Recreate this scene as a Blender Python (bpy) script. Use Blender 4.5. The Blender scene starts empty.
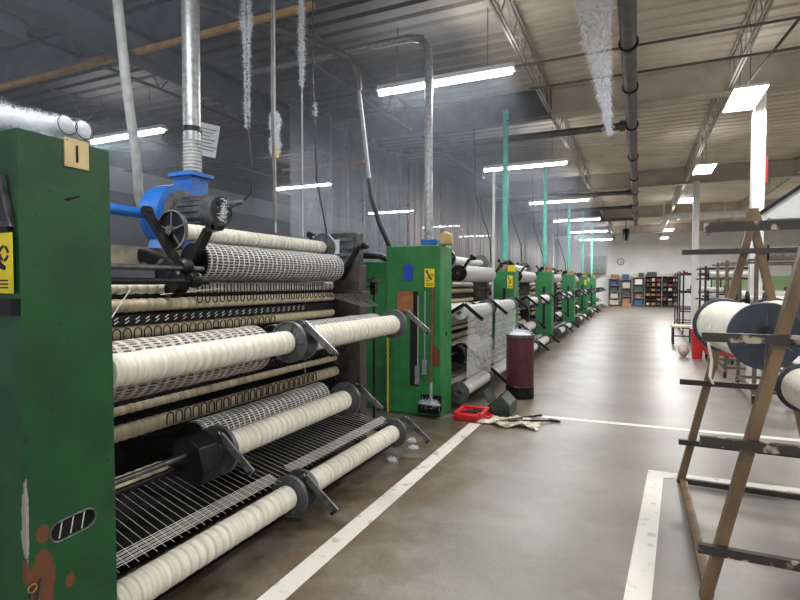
import bpy, math, random
from mathutils import Vector as V
R = math.radians
random.seed(7)
S = bpy.context.scene
COL = S.collection

# ------------------------------------------------------------------ mesh builder
class MB:
    def __init__(s): s.v = []; s.f = []; s.uv = {}
    def quad(s, a, b, c, d, uv=None):
        n = len(s.v); s.v += [V(a), V(b), V(c), V(d)]
        if uv: s.uv[len(s.f)] = uv
        s.f.append((n, n+1, n+2, n+3)); return s
    def box(s, a, b):
        x0, x1 = sorted((a[0], b[0])); y0, y1 = sorted((a[1], b[1])); z0, z1 = sorted((a[2], b[2]))
        n = len(s.v)
        s.v += [V((x, y, z)) for z in (z0, z1) for x, y in ((x0, y0), (x1, y0), (x1, y1), (x0, y1))]
        s.f += [tuple(n+i for i in q) for q in ((3,2,1,0),(4,5,6,7),(0,1,5,4),(1,2,6,5),(2,3,7,6),(3,0,4,7))]
        return s
    def bar(s, p, q, w, h, ref=(0, 0, 1)):
        p, q = V(p), V(q); d = (q-p).normalized(); ref = V(ref)
        if abs(d.dot(ref)) > .98: ref = V((0, 1, 0))
        a = d.cross(ref).normalized()*w/2; b = a.cross(d).normalized()*h/2
        n = len(s.v)
        for c in (p, q): s.v += [c-a-b, c+a-b, c+a+b, c-a+b]
        s.f += [tuple(n+i for i in k) for k in ((3,2,1,0),(4,5,6,7),(0,1,5,4),(1,2,6,5),(2,3,7,6),(3,0,4,7))]
        return s
    def tube(s, pts, r, n=8, caps=True):
        pts = [V(p) for p in pts]; N = len(pts)
        rs = r if isinstance(r, (list, tuple)) else [r]*N
        base = len(s.v); prev = None
        for i, p in enumerate(pts):
            t = (pts[min(i+1, N-1)]-pts[max(i-1, 0)]).normalized()
            if prev is None:
                ref = V((0, 0, 1)) if abs(t.z) < .9 else V((1, 0, 0)); a = t.cross(ref).normalized()
            else: a = (prev-t*prev.dot(t)).normalized()
            prev = a; b = t.cross(a)
            for k in range(n):
                g = 2*math.pi*k/n; s.v.append(p+(a*math.cos(g)+b*math.sin(g))*rs[i])
        for i in range(N-1):
            for k in range(n):
                k2 = (k+1) % n
                s.f.append((base+i*n+k, base+i*n+k2, base+(i+1)*n+k2, base+(i+1)*n+k))
        if caps:
            s.f.append(tuple(base+k for k in reversed(range(n)))); s.f.append(tuple(base+(N-1)*n+k for k in range(n)))
        return s
    def lathe(s, prof, o=(0, 0, 0), ax=(0, 1, 0), n=24, a0=0., a1=360., caps=True):
        o = V(o); t = V(ax).normalized(); ref = V((0, 0, 1)) if abs(t.z) < .9 else V((1, 0, 0))
        a = t.cross(ref).normalized(); b = t.cross(a); base = len(s.v); full = abs(a1-a0) >= 359.9
        m = n if full else n+1
        for r, y in prof:
            for k in range(m):
                g = R(a0+(a1-a0)*k/n); s.v.append(o+t*y+(a*math.cos(g)+b*math.sin(g))*r)
        for i in range(len(prof)-1):
            for k in range(n):
                k2 = (k+1) % m
                s.uv[len(s.f)] = [(k/n, prof[i][1]), (k/n, prof[i+1][1]), ((k+1)/n, prof[i+1][1]), ((k+1)/n, prof[i][1])]
                s.f.append((base+i*m+k, base+(i+1)*m+k, base+(i+1)*m+k2, base+i*m+k2))
        if caps and full:
            if prof[0][0] > 1e-4: s.f.append(tuple(base+k for k in range(m)))
            e = base+(len(prof)-1)*m
            if prof[-1][0] > 1e-4: s.f.append(tuple(e+k for k in reversed(range(m))))
        return s
    def prism(s, poly, a, b, plane='XZ'):
        """poly: 2D outline; extruded along the missing axis from a to b"""
        def P(u, w, h): return V({'XZ': (u, h, w), 'YZ': (h, u, w), 'XY': (u, w, h)}[plane])
        n = len(poly); base = len(s.v)
        s.v += [P(u, w, a) for u, w in poly]+[P(u, w, b) for u, w in poly]
        s.f.append(tuple(base+i for i in range(n))); s.f.append(tuple(base+n+i for i in reversed(range(n))))
        for i in range(n):
            j = (i+1) % n; s.f.append((base+i, base+n+i, base+n+j, base+j))
        return s
    def sphere(s, c, r, n=12, sq=(1, 1, 1)):
        k0 = len(s.v)
        s.lathe([(max(1e-5, r*math.sin(math.pi*i/n)), -r*math.cos(math.pi*i/n)) for i in range(n+1)], (0, 0, 0), (0, 0, 1), n*2)
        for i in range(k0, len(s.v)): s.v[i] = V((s.v[i].x*sq[0], s.v[i].y*sq[1], s.v[i].z*sq[2]))+V(c)
        return s
    def fuzz(s, pts, n, rad, ln, w):
        """loose fibres clinging to the polyline pts; rad is a list (radius per point)"""
        pts = [V(p) for p in pts]
        for _ in range(n):
            t = random.random()*(len(pts)-1); i = int(t); u = t-i
            p = pts[i].lerp(pts[i+1], u); rr = rad[i]*(1-u)+rad[i+1]*u
            g = V((random.gauss(0, 1), random.gauss(0, 1), random.gauss(0, 1)))
            p = p+g.normalized()*rr*random.random()**.6
            d = V((random.gauss(0, 1), random.gauss(0, 1), random.gauss(0, 1))).normalized()
            e = V((random.gauss(0, 1), random.gauss(0, 1), random.gauss(0, 1))).normalized()
            q = [p, p+d*ln*.4, p+d*ln*.65+e*ln*.35]
            k = d.cross(e).normalized()*w/2; m = e.cross(d.cross(e)).normalized()*w/2
            for a, b in ((q[0], q[1]), (q[1], q[2])):
                s.quad(a-k, a+k, b+k, b-k)
        return s
    def mesh(s, name, org=(0, 0, 0), smooth=True):
        org = V(org); me = bpy.data.meshes.new(name)
        me.from_pydata([tuple(p-org) for p in s.v], [], s.f)
        if s.uv:
            L = me.uv_layers.new(name='UVMap')
            for fi, uvs in s.uv.items():
                for li, uv in zip(me.polygons[fi].loop_indices, uvs): L.data[li].uv = uv
        if smooth:
            me.polygons.foreach_set('use_smooth', [True]*len(me.polygons))
            me.set_sharp_from_angle(angle=R(38))
        me.update(); return me

ORG = {}
def link(name, me, mat, parent=None, loc=None):
    o = bpy.data.objects.new(name, me); COL.objects.link(o)
    if mat is not None and not me.materials: me.materials.append(mat)
    if parent is not None:
        o.parent = parent; ORG[o] = ORG[parent]
        if loc is not None: o.location = loc
    else:
        o.location = loc or (0, 0, 0); ORG[o] = V(o.location)
    return o
def part(name, mb, mat, parent, label=None, kind=None, bevel=0, smooth=True):
    o = link(name, mb.mesh(name, ORG[parent], smooth), mat, parent)
    if label: o['label'] = label
    if kind: o['kind'] = kind
    if bevel: bev(o, bevel)
    return o
def bev(o, w):
    m = o.modifiers.new('bevel', 'BEVEL'); m.width = w; m.segments = 2; m.limit_method = 'ANGLE'
def tag(o, label, cat, group=None):
    o['label'] = label; o['category'] = cat
    if group: o['group'] = group
    return o
def thing(name, label, cat, loc, group=None):
    o = bpy.data.objects.new(name, None); COL.objects.link(o); o.empty_display_size = .1
    o.location = loc; ORG[o] = V(loc); return tag(o, label, cat, group)
def single(name, mb, mat, label, cat, group=None, loc=None, bevel=0):
    if loc is None:
        xs = [p.x for p in mb.v]; ys = [p.y for p in mb.v]; zs = [p.z for p in mb.v]
        loc = ((min(xs)+max(xs))/2, (min(ys)+max(ys))/2, min(zs))
    o = link(name, mb.mesh(name, loc), mat, None, loc)
    if bevel: bev(o, bevel)
    return tag(o, label, cat, group)
def struct(name, mb, mat, smooth=False):
    o = link(name, mb.mesh(name, (0, 0, 0), smooth), mat); o['kind'] = 'structure'; return o
def copies(proto_mesh, name, mat, parent, locs):
    for l in locs:
        o = link(name, proto_mesh, mat, parent, V(l)-ORG[parent])

# ------------------------------------------------------------------ materials
def lin(c): return tuple(x/12.92 if x <= .04045 else ((x+.055)/1.055)**2.4 for x in (k/255 for k in c))+(1,)
def M(name, c1, c2=None, scale=6., rough=.55, metal=0., bump=0., spread=(.35, .65), detail=6., stretch=None, rvar=0.):
    m = bpy.data.materials.new(name); m.use_nodes = True; N = m.node_tree.nodes; L = m.node_tree.links
    b = N['Principled BSDF']; b.inputs['Roughness'].default_value = rough; b.inputs['Metallic'].default_value = metal
    c2 = c2 or tuple(int(x*.82) for x in c1)
    tc = N.new('ShaderNodeTexCoord'); mp = N.new('ShaderNodeMapping'); L.new(tc.outputs['Object'], mp.inputs[0])
    if stretch: mp.inputs['Scale'].default_value = stretch
    nz = N.new('ShaderNodeTexNoise'); nz.inputs['Scale'].default_value = scale; nz.inputs['Detail'].default_value = detail
    L.new(mp.outputs[0], nz.inputs['Vector'])
    cr = N.new('ShaderNodeValToRGB'); cr.color_ramp.elements[0].position, cr.color_ramp.elements[1].position = spread
    cr.color_ramp.elements[0].color = lin(c1); cr.color_ramp.elements[1].color = lin(c2)
    L.new(nz.outputs[0], cr.inputs[0]); L.new(cr.outputs[0], b.inputs['Base Color'])
    if bump:
        bp = N.new('ShaderNodeBump'); bp.inputs['Strength'].default_value = bump; bp.inputs['Distance'].default_value = .01
        L.new(nz.outputs[0], bp.inputs['Height']); L.new(bp.outputs[0], b.inputs['Normal'])
    if rvar:
        mr = N.new('ShaderNodeMapRange'); mr.inputs['To Min'].default_value = rough-rvar; mr.inputs['To Max'].default_value = rough+rvar
        L.new(nz.outputs[0], mr.inputs['Value']); L.new(mr.outputs[0], b.inputs['Roughness'])
    return m
def E(name, col, strength):
    m = bpy.data.materials.new(name); m.use_nodes = True; b = m.node_tree.nodes['Principled BSDF']
    b.inputs['Base Color'].default_value = (.9, .9, .9, 1); b.inputs['Emission Color'].default_value = (*col, 1)
    b.inputs['Emission Strength'].default_value = strength; return m
def painted(name, c1, c2, chips=(), grime=.62):
    """old machine paint: mottled colour, chipped spots, rust patches at given object-space spots"""
    m = M(name, c1, c2, 5., .5, rvar=.12); N = m.node_tree.nodes; L = m.node_tree.links; b = N['Principled BSDF']
    ramp = next(n for n in N if n.type == 'VALTORGB'); tc = next(n for n in N if n.type == 'TEX_COORD')
    last = ramp.outputs[0]
    def mixin(fac, col):
        nonlocal last
        mx = N.new('ShaderNodeMix'); mx.data_type = 'RGBA'; L.new(fac, mx.inputs[0]); L.new(last, mx.inputs[6])
        mx.inputs[7].default_value = lin(col); last = mx.outputs[2]
    n2 = N.new('ShaderNodeTexNoise'); n2.inputs['Scale'].default_value = 34.; n2.inputs['Detail'].default_value = 3
    L.new(tc.outputs['Object'], n2.inputs['Vector'])
    def thr(sock, a, z):
        r = N.new('ShaderNodeMapRange'); r.inputs['From Min'].default_value = a; r.inputs['From Max'].default_value = z
        L.new(sock, r.inputs['Value']); return r.outputs[0]
    mixin(thr(n2.outputs[0], grime+.06, grime+.09), (26, 40, 30))
    n3 = N.new('ShaderNodeTexNoise'); n3.inputs['Scale'].default_value = 11.; n3.inputs['Detail'].default_value = 7; n3.inputs['Roughness'].default_value = .7
    L.new(tc.outputs['Object'], n3.inputs['Vector'])
    nr = N.new('ShaderNodeTexNoise'); nr.inputs['Scale'].default_value = 22.; L.new(tc.outputs['Object'], nr.inputs['Vector'])
    for (p, sx, col) in chips:
        sb = N.new('ShaderNodeVectorMath'); sb.operation = 'SUBTRACT'; L.new(tc.outputs['Object'], sb.inputs[0]); sb.inputs[1].default_value = p
        dv = N.new('ShaderNodeVectorMath'); dv.operation = 'DIVIDE'; L.new(sb.outputs[0], dv.inputs[0]); dv.inputs[1].default_value = sx
        ln = N.new('ShaderNodeVectorMath'); ln.operation = 'LENGTH'; L.new(dv.outputs[0], ln.inputs[0])
        ad = N.new('ShaderNodeMath'); ad.operation = 'MULTIPLY_ADD'; L.new(n3.outputs[0], ad.inputs[0]); ad.inputs[1].default_value = 1.6
        L.new(ln.outputs['Value'], ad.inputs[2])
        mixin(thr(ad.outputs[0], 1.72, 1.62), col)
    L.new(last, b.inputs['Base Color']); return m
def net(name, thread, gap, nu, nv, wu=.35, wv=.3, alpha=False, rough=.7, wob=1.2):
    """threads of a net over a darker ground (or over nothing), laid out on the mesh UVs"""
    m = bpy.data.materials.new(name); m.use_nodes = True; N = m.node_tree.nodes; L = m.node_tree.links
    b = N['Principled BSDF']; b.inputs['Roughness'].default_value = rough
    uv = N.new('ShaderNodeTexCoord'); nz = N.new('ShaderNodeTexNoise'); nz.inputs['Scale'].default_value = 9.
    L.new(uv.outputs['UV'], nz.inputs['Vector'])
    sep = N.new('ShaderNodeSeparateXYZ'); L.new(uv.outputs['UV'], sep.inputs[0])
    def math_(op, a, k, c=None):
        n = N.new('ShaderNodeMath'); n.operation = op
        for i, x in enumerate((a, k, c)):
            if x is None: continue
            if isinstance(x, (int, float)): n.inputs[i].default_value = x
            else: L.new(x, n.inputs[i])
        return n.outputs[0]
    def lines(sock, n, w, wob):
        t = math_('MULTIPLY_ADD', sock, n, math_('MULTIPLY', nz.outputs[0], wob))
        return math_('LESS_THAN', math_('FRACT', t, None), w)
    g = math_('MAXIMUM', lines(sep.outputs[0], nu, wu, wob), lines(sep.outputs[1], nv, wv, wob))
    n2 = N.new('ShaderNodeTexNoise'); n2.inputs['Scale'].default_value = 30.; L.new(uv.outputs['UV'], n2.inputs['Vector'])
    tone = N.new('ShaderNodeValToRGB'); tone.color_ramp.elements[0].position = .35; tone.color_ramp.elements[1].position = .65
    tone.color_ramp.elements[0].color = lin(tuple(int(k*.75) for k in thread)); tone.color_ramp.elements[1].color = lin(thread)
    L.new(n2.outputs[0], tone.inputs[0])
    mx = N.new('ShaderNodeMix'); mx.data_type = 'RGBA'; L.new(g, mx.inputs[0]); mx.inputs[6].default_value = lin(gap); L.new(tone.outputs[0], mx.inputs[7])
    L.new(mx.outputs[2], b.inputs['Base Color'])
    if alpha: L.new(g, b.inputs['Alpha'])
    return m

m_greendark = None
m_green = painted('green_paint', (44, 124, 62), (36, 106, 52))  # lightened green: the well-lit cabinet face put into the colour
m_green_far = painted('green_paint_bright', (48, 122, 70), (36, 102, 58))  # farther cabinets, lightened the same way for their lit faces
RUST = (104, 64, 38)
m_black = M('black_iron', (30, 30, 32), (16, 16, 18), 14, .42, .5, rvar=.12)
m_steel = M('worn_steel', (120, 120, 120), (78, 78, 80), 18, .38, .8)
m_flange = M('flange_grey', (112, 114, 116), (80, 82, 84), 9, .45, .5)
m_lever = M('lever_steel', (150, 150, 150), (96, 96, 98), 12, .32, .7)
m_cream = M('cream_yarn', (230, 226, 214), (204, 198, 182), 5, .9, bump=.2, stretch=(.3, 6, .3))
m_tan = M('undyed_yarn', (212, 200, 172), (176, 160, 132), 5, .9, bump=.2, stretch=(.3, 6, .3))
m_greyyarn = M('grey_white_yarn', (214, 212, 206), (188, 186, 182), 20, .85, bump=.2)
m_white_thread = M('white_thread', (235, 232, 225), (215, 212, 205), 30, .8)
m_lint = M('white_lint', (244, 246, 250), (226, 230, 236), 20, .9)
m_dustlint = M('grey_lint', (208, 212, 218), (176, 182, 190), 20, .9)
m_net = net('net_fabric', (222, 220, 216), (58, 57, 60), 40, 19, .26, .24, wob=.5)
m_netgrey = net('net_fabric_grey', (206, 206, 204), (120, 120, 122), 50, 22, .4, .4)
m_netcoarse = net('net_fabric_coarse', (196, 188, 176), (66, 62, 62), 44, 16, .4, .42, wob=.8)
m_sheet = net('net_sheet', (222, 224, 226), (90, 90, 90), 46, 9, .5, .05, alpha=True, wob=.5)
m_beamgrey = M('dusty_beam', (158, 148, 132), (116, 110, 100), 9, .7)
m_post = M('dusty_post', (74, 66, 60), (48, 44, 42), 10, .65)
m_blue = M('blower_blue', (38, 112, 196), (26, 88, 166), 7, .4)
m_motor = M('dusty_motor', (92, 94, 94), (56, 58, 60), 12, .6, .3)
m_dark = M('dark_void', (18, 18, 18), (10, 10, 10), 8, .8)
m_galv = M('galvanized', (176, 178, 178), (136, 138, 140), 26, .4, .6)
m_pipe = M('dark_pipe', (104, 100, 96), (78, 76, 74), 6, .5, .2)
m_teal = M('teal_paint', (104, 196, 178), (80, 172, 156), 8, .5)
m_white = M('white_paint', (232, 232, 228), (214, 214, 210), 5, .5)
m_tarp = M('yellow_plastic', (236, 214, 40), (214, 190, 28), 9, .5)
m_rack = M('rack_wood_brown', (122, 98, 70), (86, 68, 48), 8, .5, .2, stretch=(1, 1, .3))
m_rackbar = M('chipped_bar', (52, 46, 44), (164, 150, 130), 11, .55, .2, spread=(.56, .62))
m_rackdark = M('dark_bar', (58, 52, 50), (38, 34, 34), 10, .5, .3)
m_spool = M('spool_flange_blue_grey', (66, 70, 82), (52, 56, 67), 7, .45, .2)
m_spoolyarn = M('white_spool_yarn', (238, 234, 222), (222, 217, 202), 24, .85, bump=.3)
m_red = M('red_plastic', (206, 36, 44), (178, 26, 34), 5, .4)
m_rubber = M('black_rubber', (24, 24, 24), (14, 14, 14), 8, .6)
m_maroon = M('maroon_fibre', (84, 32, 38), (64, 24, 30), 6, .5)
m_card = M('cardboard', (176, 136, 92), (152, 114, 74), 8, .8)
m_rope = M('yellow_chain', (226, 206, 40), (200, 178, 30), 8, .5)
m_copper = M('brown_handle', (128, 70, 44), (100, 52, 34), 8, .5)
m_cord = M('black_cord', (24, 24, 26), (16, 16, 16), 6, .5)
m_hose = M('grey_hose', (176, 178, 176), (146, 148, 146), 10, .6)
m_steelgrey = M('roof_steel', (184, 178, 168), (160, 154, 146), 3, .6)
m_sheetmetal = M('sheet_metal', (192, 194, 194), (172, 174, 175), 3, .45, .2)
m_joistgrey = M('dusty_joist', (112, 112, 114), (92, 92, 95), 3, .6)  # greyer steel for joists and girders of the left bay
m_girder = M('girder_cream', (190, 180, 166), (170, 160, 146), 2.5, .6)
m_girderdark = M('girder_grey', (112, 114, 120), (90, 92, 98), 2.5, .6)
m_wood = M('pale_timber', (190, 152, 100), (160, 124, 78), 8, .7, stretch=(1, 6, 1))
m_paper = M('paper', (226, 230, 234), (212, 216, 222), 6, .8)
m_ink = M('ink', (20, 20, 20), (12, 12, 12), 6, .7)
m_signblue = M('sign_blue', (34, 70, 190), (26, 56, 164), 6, .5)
m_screen = M('dark_screen', (40, 46, 58), (30, 34, 44), 4, .2)
m_toolgreen = M('toolbox_green', (58, 72, 60), (40, 48, 42), 9, .5, .3)
m_cloth = M('rag_cloth', (222, 214, 198), (176, 164, 146), 14, .9, bump=.3)
m_tube = E('fluorescent_tube', (1., .99, .97), 20.)
m_panel = E('light_diffuser', (1., .99, .97), 14.)
m_rustp = M('rust', RUST, (92, 54, 34), 14, .8)

def lintify(m):
    N = m.node_tree.nodes; L = m.node_tree.links; b = N['Principled BSDF']; out = N['Material Output']
    t = N.new('ShaderNodeBsdfTranslucent'); t.inputs[0].default_value = (.95, .96, .98, 1); mx = N.new('ShaderNodeMixShader'); mx.inputs[0].default_value = .5
    L.new(b.outputs[0], mx.inputs[1]); L.new(t.outputs[0], mx.inputs[2]); L.new(mx.outputs[0], out.inputs[0])
lintify(m_lint); lintify(m_dustlint)
# plastic curtain film: mostly clear, greyish
def film(name, a0, a1, col):
    m = bpy.data.materials.new(name); m.use_nodes = True; N = m.node_tree.nodes; L = m.node_tree.links
    b = N['Principled BSDF']; b.inputs['Base Color'].default_value = lin(col); b.inputs['Roughness'].default_value = .45
    tc = N.new('ShaderNodeTexCoord'); nz = N.new('ShaderNodeTexNoise'); nz.inputs['Scale'].default_value = 1.3; nz.inputs['Detail'].default_value = 5
    mp = N.new('ShaderNodeMapping'); mp.inputs['Scale'].default_value = (1, 3, .5); L.new(tc.outputs['Object'], mp.inputs[0]); L.new(mp.outputs[0], nz.inputs['Vector'])
    mr = N.new('ShaderNodeMapRange'); mr.inputs['From Min'].default_value = .3; mr.inputs['From Max'].default_value = .7
    mr.inputs['To Min'].default_value = a0; mr.inputs['To Max'].default_value = a1
    L.new(nz.outputs[0], mr.inputs['Value']); L.new(mr.outputs[0], b.inputs['Alpha']); return m
m_film = film('curtain_film', .3, .5, (150, 153, 164)); m_filmthick = film('curtain_film_dense', .62, .8, (150, 146, 146))

def floor_mat():
    m = M('concrete_floor', (130, 126, 118), (106, 102, 95), 1.3, .36, spread=(.3, .7), rvar=.1)
    N = m.node_tree.nodes; L = m.node_tree.links; b = N['Principled BSDF']
    ramp = next(n for n in N if n.type == 'VALTORGB'); tc = next(n for n in N if n.type == 'TEX_COORD')
    last = ramp.outputs[0]
    sep = N.new('ShaderNodeSeparateXYZ'); L.new(tc.outputs['Object'], sep.inputs[0])
    def stain(scale, lo, hi, xa, xb, col, k):
        nonlocal last
        nz = N.new('ShaderNodeTexNoise'); nz.inputs['Scale'].default_value = scale; nz.inputs['Detail'].default_value = 8; nz.inputs['Roughness'].default_value = .65
        L.new(tc.outputs['Object'], nz.inputs['Vector'])
        gx = N.new('ShaderNodeMapRange'); gx.inputs['From Min'].default_value = xa; gx.inputs['From Max'].default_value = xb
        gx.inputs['To Min'].default_value = -.22; gx.inputs['To Max'].default_value = .22; L.new(sep.outputs[0], gx.inputs['Value'])
        ad = N.new('ShaderNodeMath'); ad.operation = 'ADD'; L.new(nz.outputs[0], ad.inputs[0]); L.new(gx.outputs[0], ad.inputs[1])
        r = N.new('ShaderNodeMapRange'); r.inputs['From Min'].default_value = lo; r.inputs['From Max'].default_value = hi; r.inputs['To Max'].default_value = k
        L.new(ad.outputs[0], r.inputs['Value'])
        mx = N.new('ShaderNodeMix'); mx.data_type = 'RGBA'; L.new(r.outputs[0], mx.inputs[0]); L.new(last, mx.inputs[6]); mx.inputs[7].default_value = lin(col); last = mx.outputs[2]
    stain(1.6, .38, .62, -.6, -1.9, (98, 80, 54), .85)
    stain(3.2, .5, .68, -1.2, -2.1, (62, 50, 36), .8)     # oil-browned strip beside the machines
    stain(5., .6, .8, 5, -4, (104, 98, 90), .35)
    stain(55., .63, .69, 5, -4, (84, 78, 70), .65)
    stain(2.6, .5, .72, 8, -8, (158, 154, 145), .4)
    stain(130., .6, .68, 8, -8, (100, 95, 87), .5)
    L.new(last, b.inputs['Base Color']); b.inputs['Specular IOR Level'].default_value = .42; return m
m_floor = floor_mat()
m_line = M('worn_white_line', (214, 211, 202), (150, 145, 136), 9, .5, spread=(.57, .7), detail=9)
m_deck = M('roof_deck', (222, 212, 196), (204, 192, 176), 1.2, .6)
def dusty_dim_deck(m):  # left-bay deck colour greyed for lint dust and its weaker light
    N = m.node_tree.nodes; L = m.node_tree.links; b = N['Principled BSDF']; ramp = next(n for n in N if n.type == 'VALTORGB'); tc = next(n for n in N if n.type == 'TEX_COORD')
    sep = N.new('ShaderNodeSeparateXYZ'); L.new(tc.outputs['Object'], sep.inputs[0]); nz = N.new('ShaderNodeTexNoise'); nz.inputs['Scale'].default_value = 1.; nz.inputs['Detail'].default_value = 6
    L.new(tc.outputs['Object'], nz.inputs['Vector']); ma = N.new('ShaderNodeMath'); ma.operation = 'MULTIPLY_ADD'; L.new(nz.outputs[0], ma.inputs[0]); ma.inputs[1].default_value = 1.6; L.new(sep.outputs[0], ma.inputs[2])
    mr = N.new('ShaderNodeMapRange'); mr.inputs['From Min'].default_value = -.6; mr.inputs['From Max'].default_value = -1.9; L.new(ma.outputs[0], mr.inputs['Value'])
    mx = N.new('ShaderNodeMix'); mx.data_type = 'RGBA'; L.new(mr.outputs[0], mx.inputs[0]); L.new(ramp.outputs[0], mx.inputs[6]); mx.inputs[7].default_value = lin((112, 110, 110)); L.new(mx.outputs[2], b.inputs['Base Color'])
dusty_dim_deck(m_deck)
m_wall = M('wall_white', (242, 242, 240), (232, 232, 229), 1., .7)
m_wallleft = M('wall_grey', (112, 114, 122), (92, 94, 102), .6, .8)
m_band = M('wall_pale_band', (196, 198, 204), (176, 178, 186), .8, .7)
m_greenwall = M('green_dado', (176, 206, 150), (166, 196, 140), 1, .6)

# ------------------------------------------------------------------ setting
YF = 40.
struct('floor', MB().box((-13, -6, -.1), (14, YF, 0)), m_floor)
struct('wall_far', MB().box((-13, YF, 0), (14, YF+.2, 5.3)), m_wall)
struct('wall_left', MB().box((-13.2, -6, 0), (-13, YF, 5.3)), m_wallleft)
struct('wall_right', MB().box((14, -6, 0), (14.2, YF, 5.3)), m_wall)
struct('trim_1', MB().box((-12.99, -6, 4.1), (-12.95, YF, 4.75)), m_band)
struct('trim_2', MB().box((4.4, YF-.03, .9), (14, YF, 2.05)), m_greenwall)
# corrugated deck, ribs across the aisle
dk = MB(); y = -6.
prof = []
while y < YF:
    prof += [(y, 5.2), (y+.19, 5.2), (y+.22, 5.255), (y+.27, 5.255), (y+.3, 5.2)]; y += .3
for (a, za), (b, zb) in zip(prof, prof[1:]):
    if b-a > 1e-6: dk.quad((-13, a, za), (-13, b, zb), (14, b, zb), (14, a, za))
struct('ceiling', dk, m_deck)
# floor lines
fl = MB().box((-1.73, .8, 0), (-1.6, 5.7, .002)); struct('trim_3', fl, m_line)
fl = MB().bar((-1.15, 6.33, .001), (6, 6.66, .001), .1, .002); struct('trim_4', fl, m_line)
fl = MB().prism([(-.16, 1.2), (-.03, 1.2), (.21, 4.74), (5, 4.95), (5, 5.07), (.1, 4.89)], 0, .002, 'XY'); struct('trim_5', fl, m_line)
# open-web joists run with the aisle, deep girders across it
k = 6
def joist(x, mat):
    global k
    b = MB()
    for z in (5.17, 4.74):
        b.box((x-.035, -6, z-.014), (x-.01, YF, z+.014)); b.box((x+.01, -6, z-.014), (x+.035, YF, z+.014))
    y = -6.; up = True
    while y < YF-.35:
        b.bar((x, y, 4.74 if up else 5.17), (x, y+.32, 5.17 if up else 4.74), .014, .014); y += .32; up = not up
    struct('trim_%d' % k, b, mat); k += 1
for x in (-1.52, 1.3, 4.1, 6.9): joist(x, m_steelgrey)
for x in (-4.3, -7.1, -9.9): joist(x, m_joistgrey)
def girder(y, x0, x1, mat):
    global k
    b = MB().box((x0, y-.012, 4.7), (x1, y+.012, 5.18)).box((x0, y-.1, 4.68), (x1, y+.1, 4.705)).box((x0, y-.1, 5.17), (x1, y+.1, 5.195))
    struct('trim_%d' % k, b, mat); k += 1
for y in (1.6, 10.05, 18.6, 27.2, 35.6): girder(y, -1.5, 14, m_girder)
for y in (4.9, 10.05, 18.6, 27.2, 35.6): girder(y, -13, -1.5, m_girderdark if y < 6 else m_joistgrey)
b = MB().box((-5.85, -6, 4.35), (-5.55, YF, 4.37)).box((-5.85, -6, 4.68), (-5.55, YF, 4.7)).box((-5.71, -6, 4.36), (-5.69, YF, 4.69)); struct('trim_%d' % k, b, m_girderdark); k += 1

# ------------------------------------------------------------------ roof things
b = MB().box((-9.5, 4.45, 4.36), (-3.0, 4.5, 4.42)); single('timber_rail', b, m_wood, 'long pale timber rail under the dark roof beam at upper left', 'rail')
b = MB().box((-7.0, 9.2, 4.0), (-4.9, 9.26, 4.06)); single('timber_rail', b, m_wood, 'short pale timber rail seen through the grey curtain above the left tube light', 'rail')
b = MB().box((-7.2, 2.6, 4.18), (-5.95, 3.45, 4.42)).box((-6.9, 2.3, 4.42), (-6.6, 2.7, 4.7))
single('duct_box', b, m_girderdark, 'dark grey boxed duct hanging at the top left corner', 'duct')

mainp = thing('ceiling_pipe', 'long dark grey ceiling pipe with black collars running down the aisle', 'pipe', (-.15, -1, 4.55))
b = MB().tube([(-.15, -1, 4.6), (-.15, 29.5, 4.6)], .095, 16); part('pipe_run', b, m_pipe, mainp)
for yy in (4.4, 5.6, 7.2, 8.8, 10.9, 13.6, 16.3, 18.9, 21.5, 24.1, 26.8):
    b = MB().lathe([(.1, yy-.03), (.118, yy-.03), (.118, yy+.03), (.1, yy+.03)], (-.15, 0, 4.6), (0, 1, 0), 16); part('collar', b, m_black, mainp)
    b = MB().tube([(-.15, yy+.05, 4.69), (-.15, yy+.05, 5.2)], .008, 6); part('hanger_rod', b, m_steel, mainp)
NUM = ['first', 'second', 'third', 'fourth', 'fifth', 'sixth', 'seventh', 'eighth']
for i, yy in enumerate((10.9, 18.9, 22.6, 26.8)):
    b = MB().tube([(-.25, yy, 4.6), (-4.9, yy, 4.6)], .07, 12).lathe([(.1, 0), (.1, .1)], (-.36, yy, 4.6), (1, 0, 0), 14)
    single('branch_pipe', b, m_pipe, 'dark branch pipe reaching left from the ceiling pipe, %s from the camera' % NUM[i], 'pipe', 'branch pipes under the roof')
for i, (yy, zz, x1) in enumerate(((5.3, 4.9, 6), (7.6, 4.72, 6), (8.4, 4.66, 5))):
    b = MB().tube([(-6 if i == 1 else -1.6, yy, zz), (x1, yy, zz)], .018, 8)
    single('conduit', b, m_pipe, ('thin conduit high under the deck, nearest the camera', 'long thin conduit crossing the roof from left to right', 'thin conduit just in front of the cream girder')[i], 'conduit', 'thin conduits under the roof')
b = MB().tube([(1.0, 27.5, 4.25), (1.0, 24, 4.25), (1.05, 23.6, 4.25), (1.4, 23.5, 4.25), (9, 23.5, 4.25)], .14, 14).tube([(1.0, 26, 4.3), (1.0, 26, 5.2)], .02, 6).tube([(3, 23.5, 4.3), (3, 23.5, 5.2)], .02, 6)
single('white_duct_pipe', b, m_white, 'fat white pipe bending round under the far roof at right', 'pipe')
b = MB().tube([(-.62, 30, 3.85), (-.62, 30, 4.45)], .17, 14).tube([(-.62, 30, 4.45), (-.62, 30, 5.2)], .02, 6); single('unit_heater', b, m_black, 'black round unit hanging under the far roof above the clock', 'heater')

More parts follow.
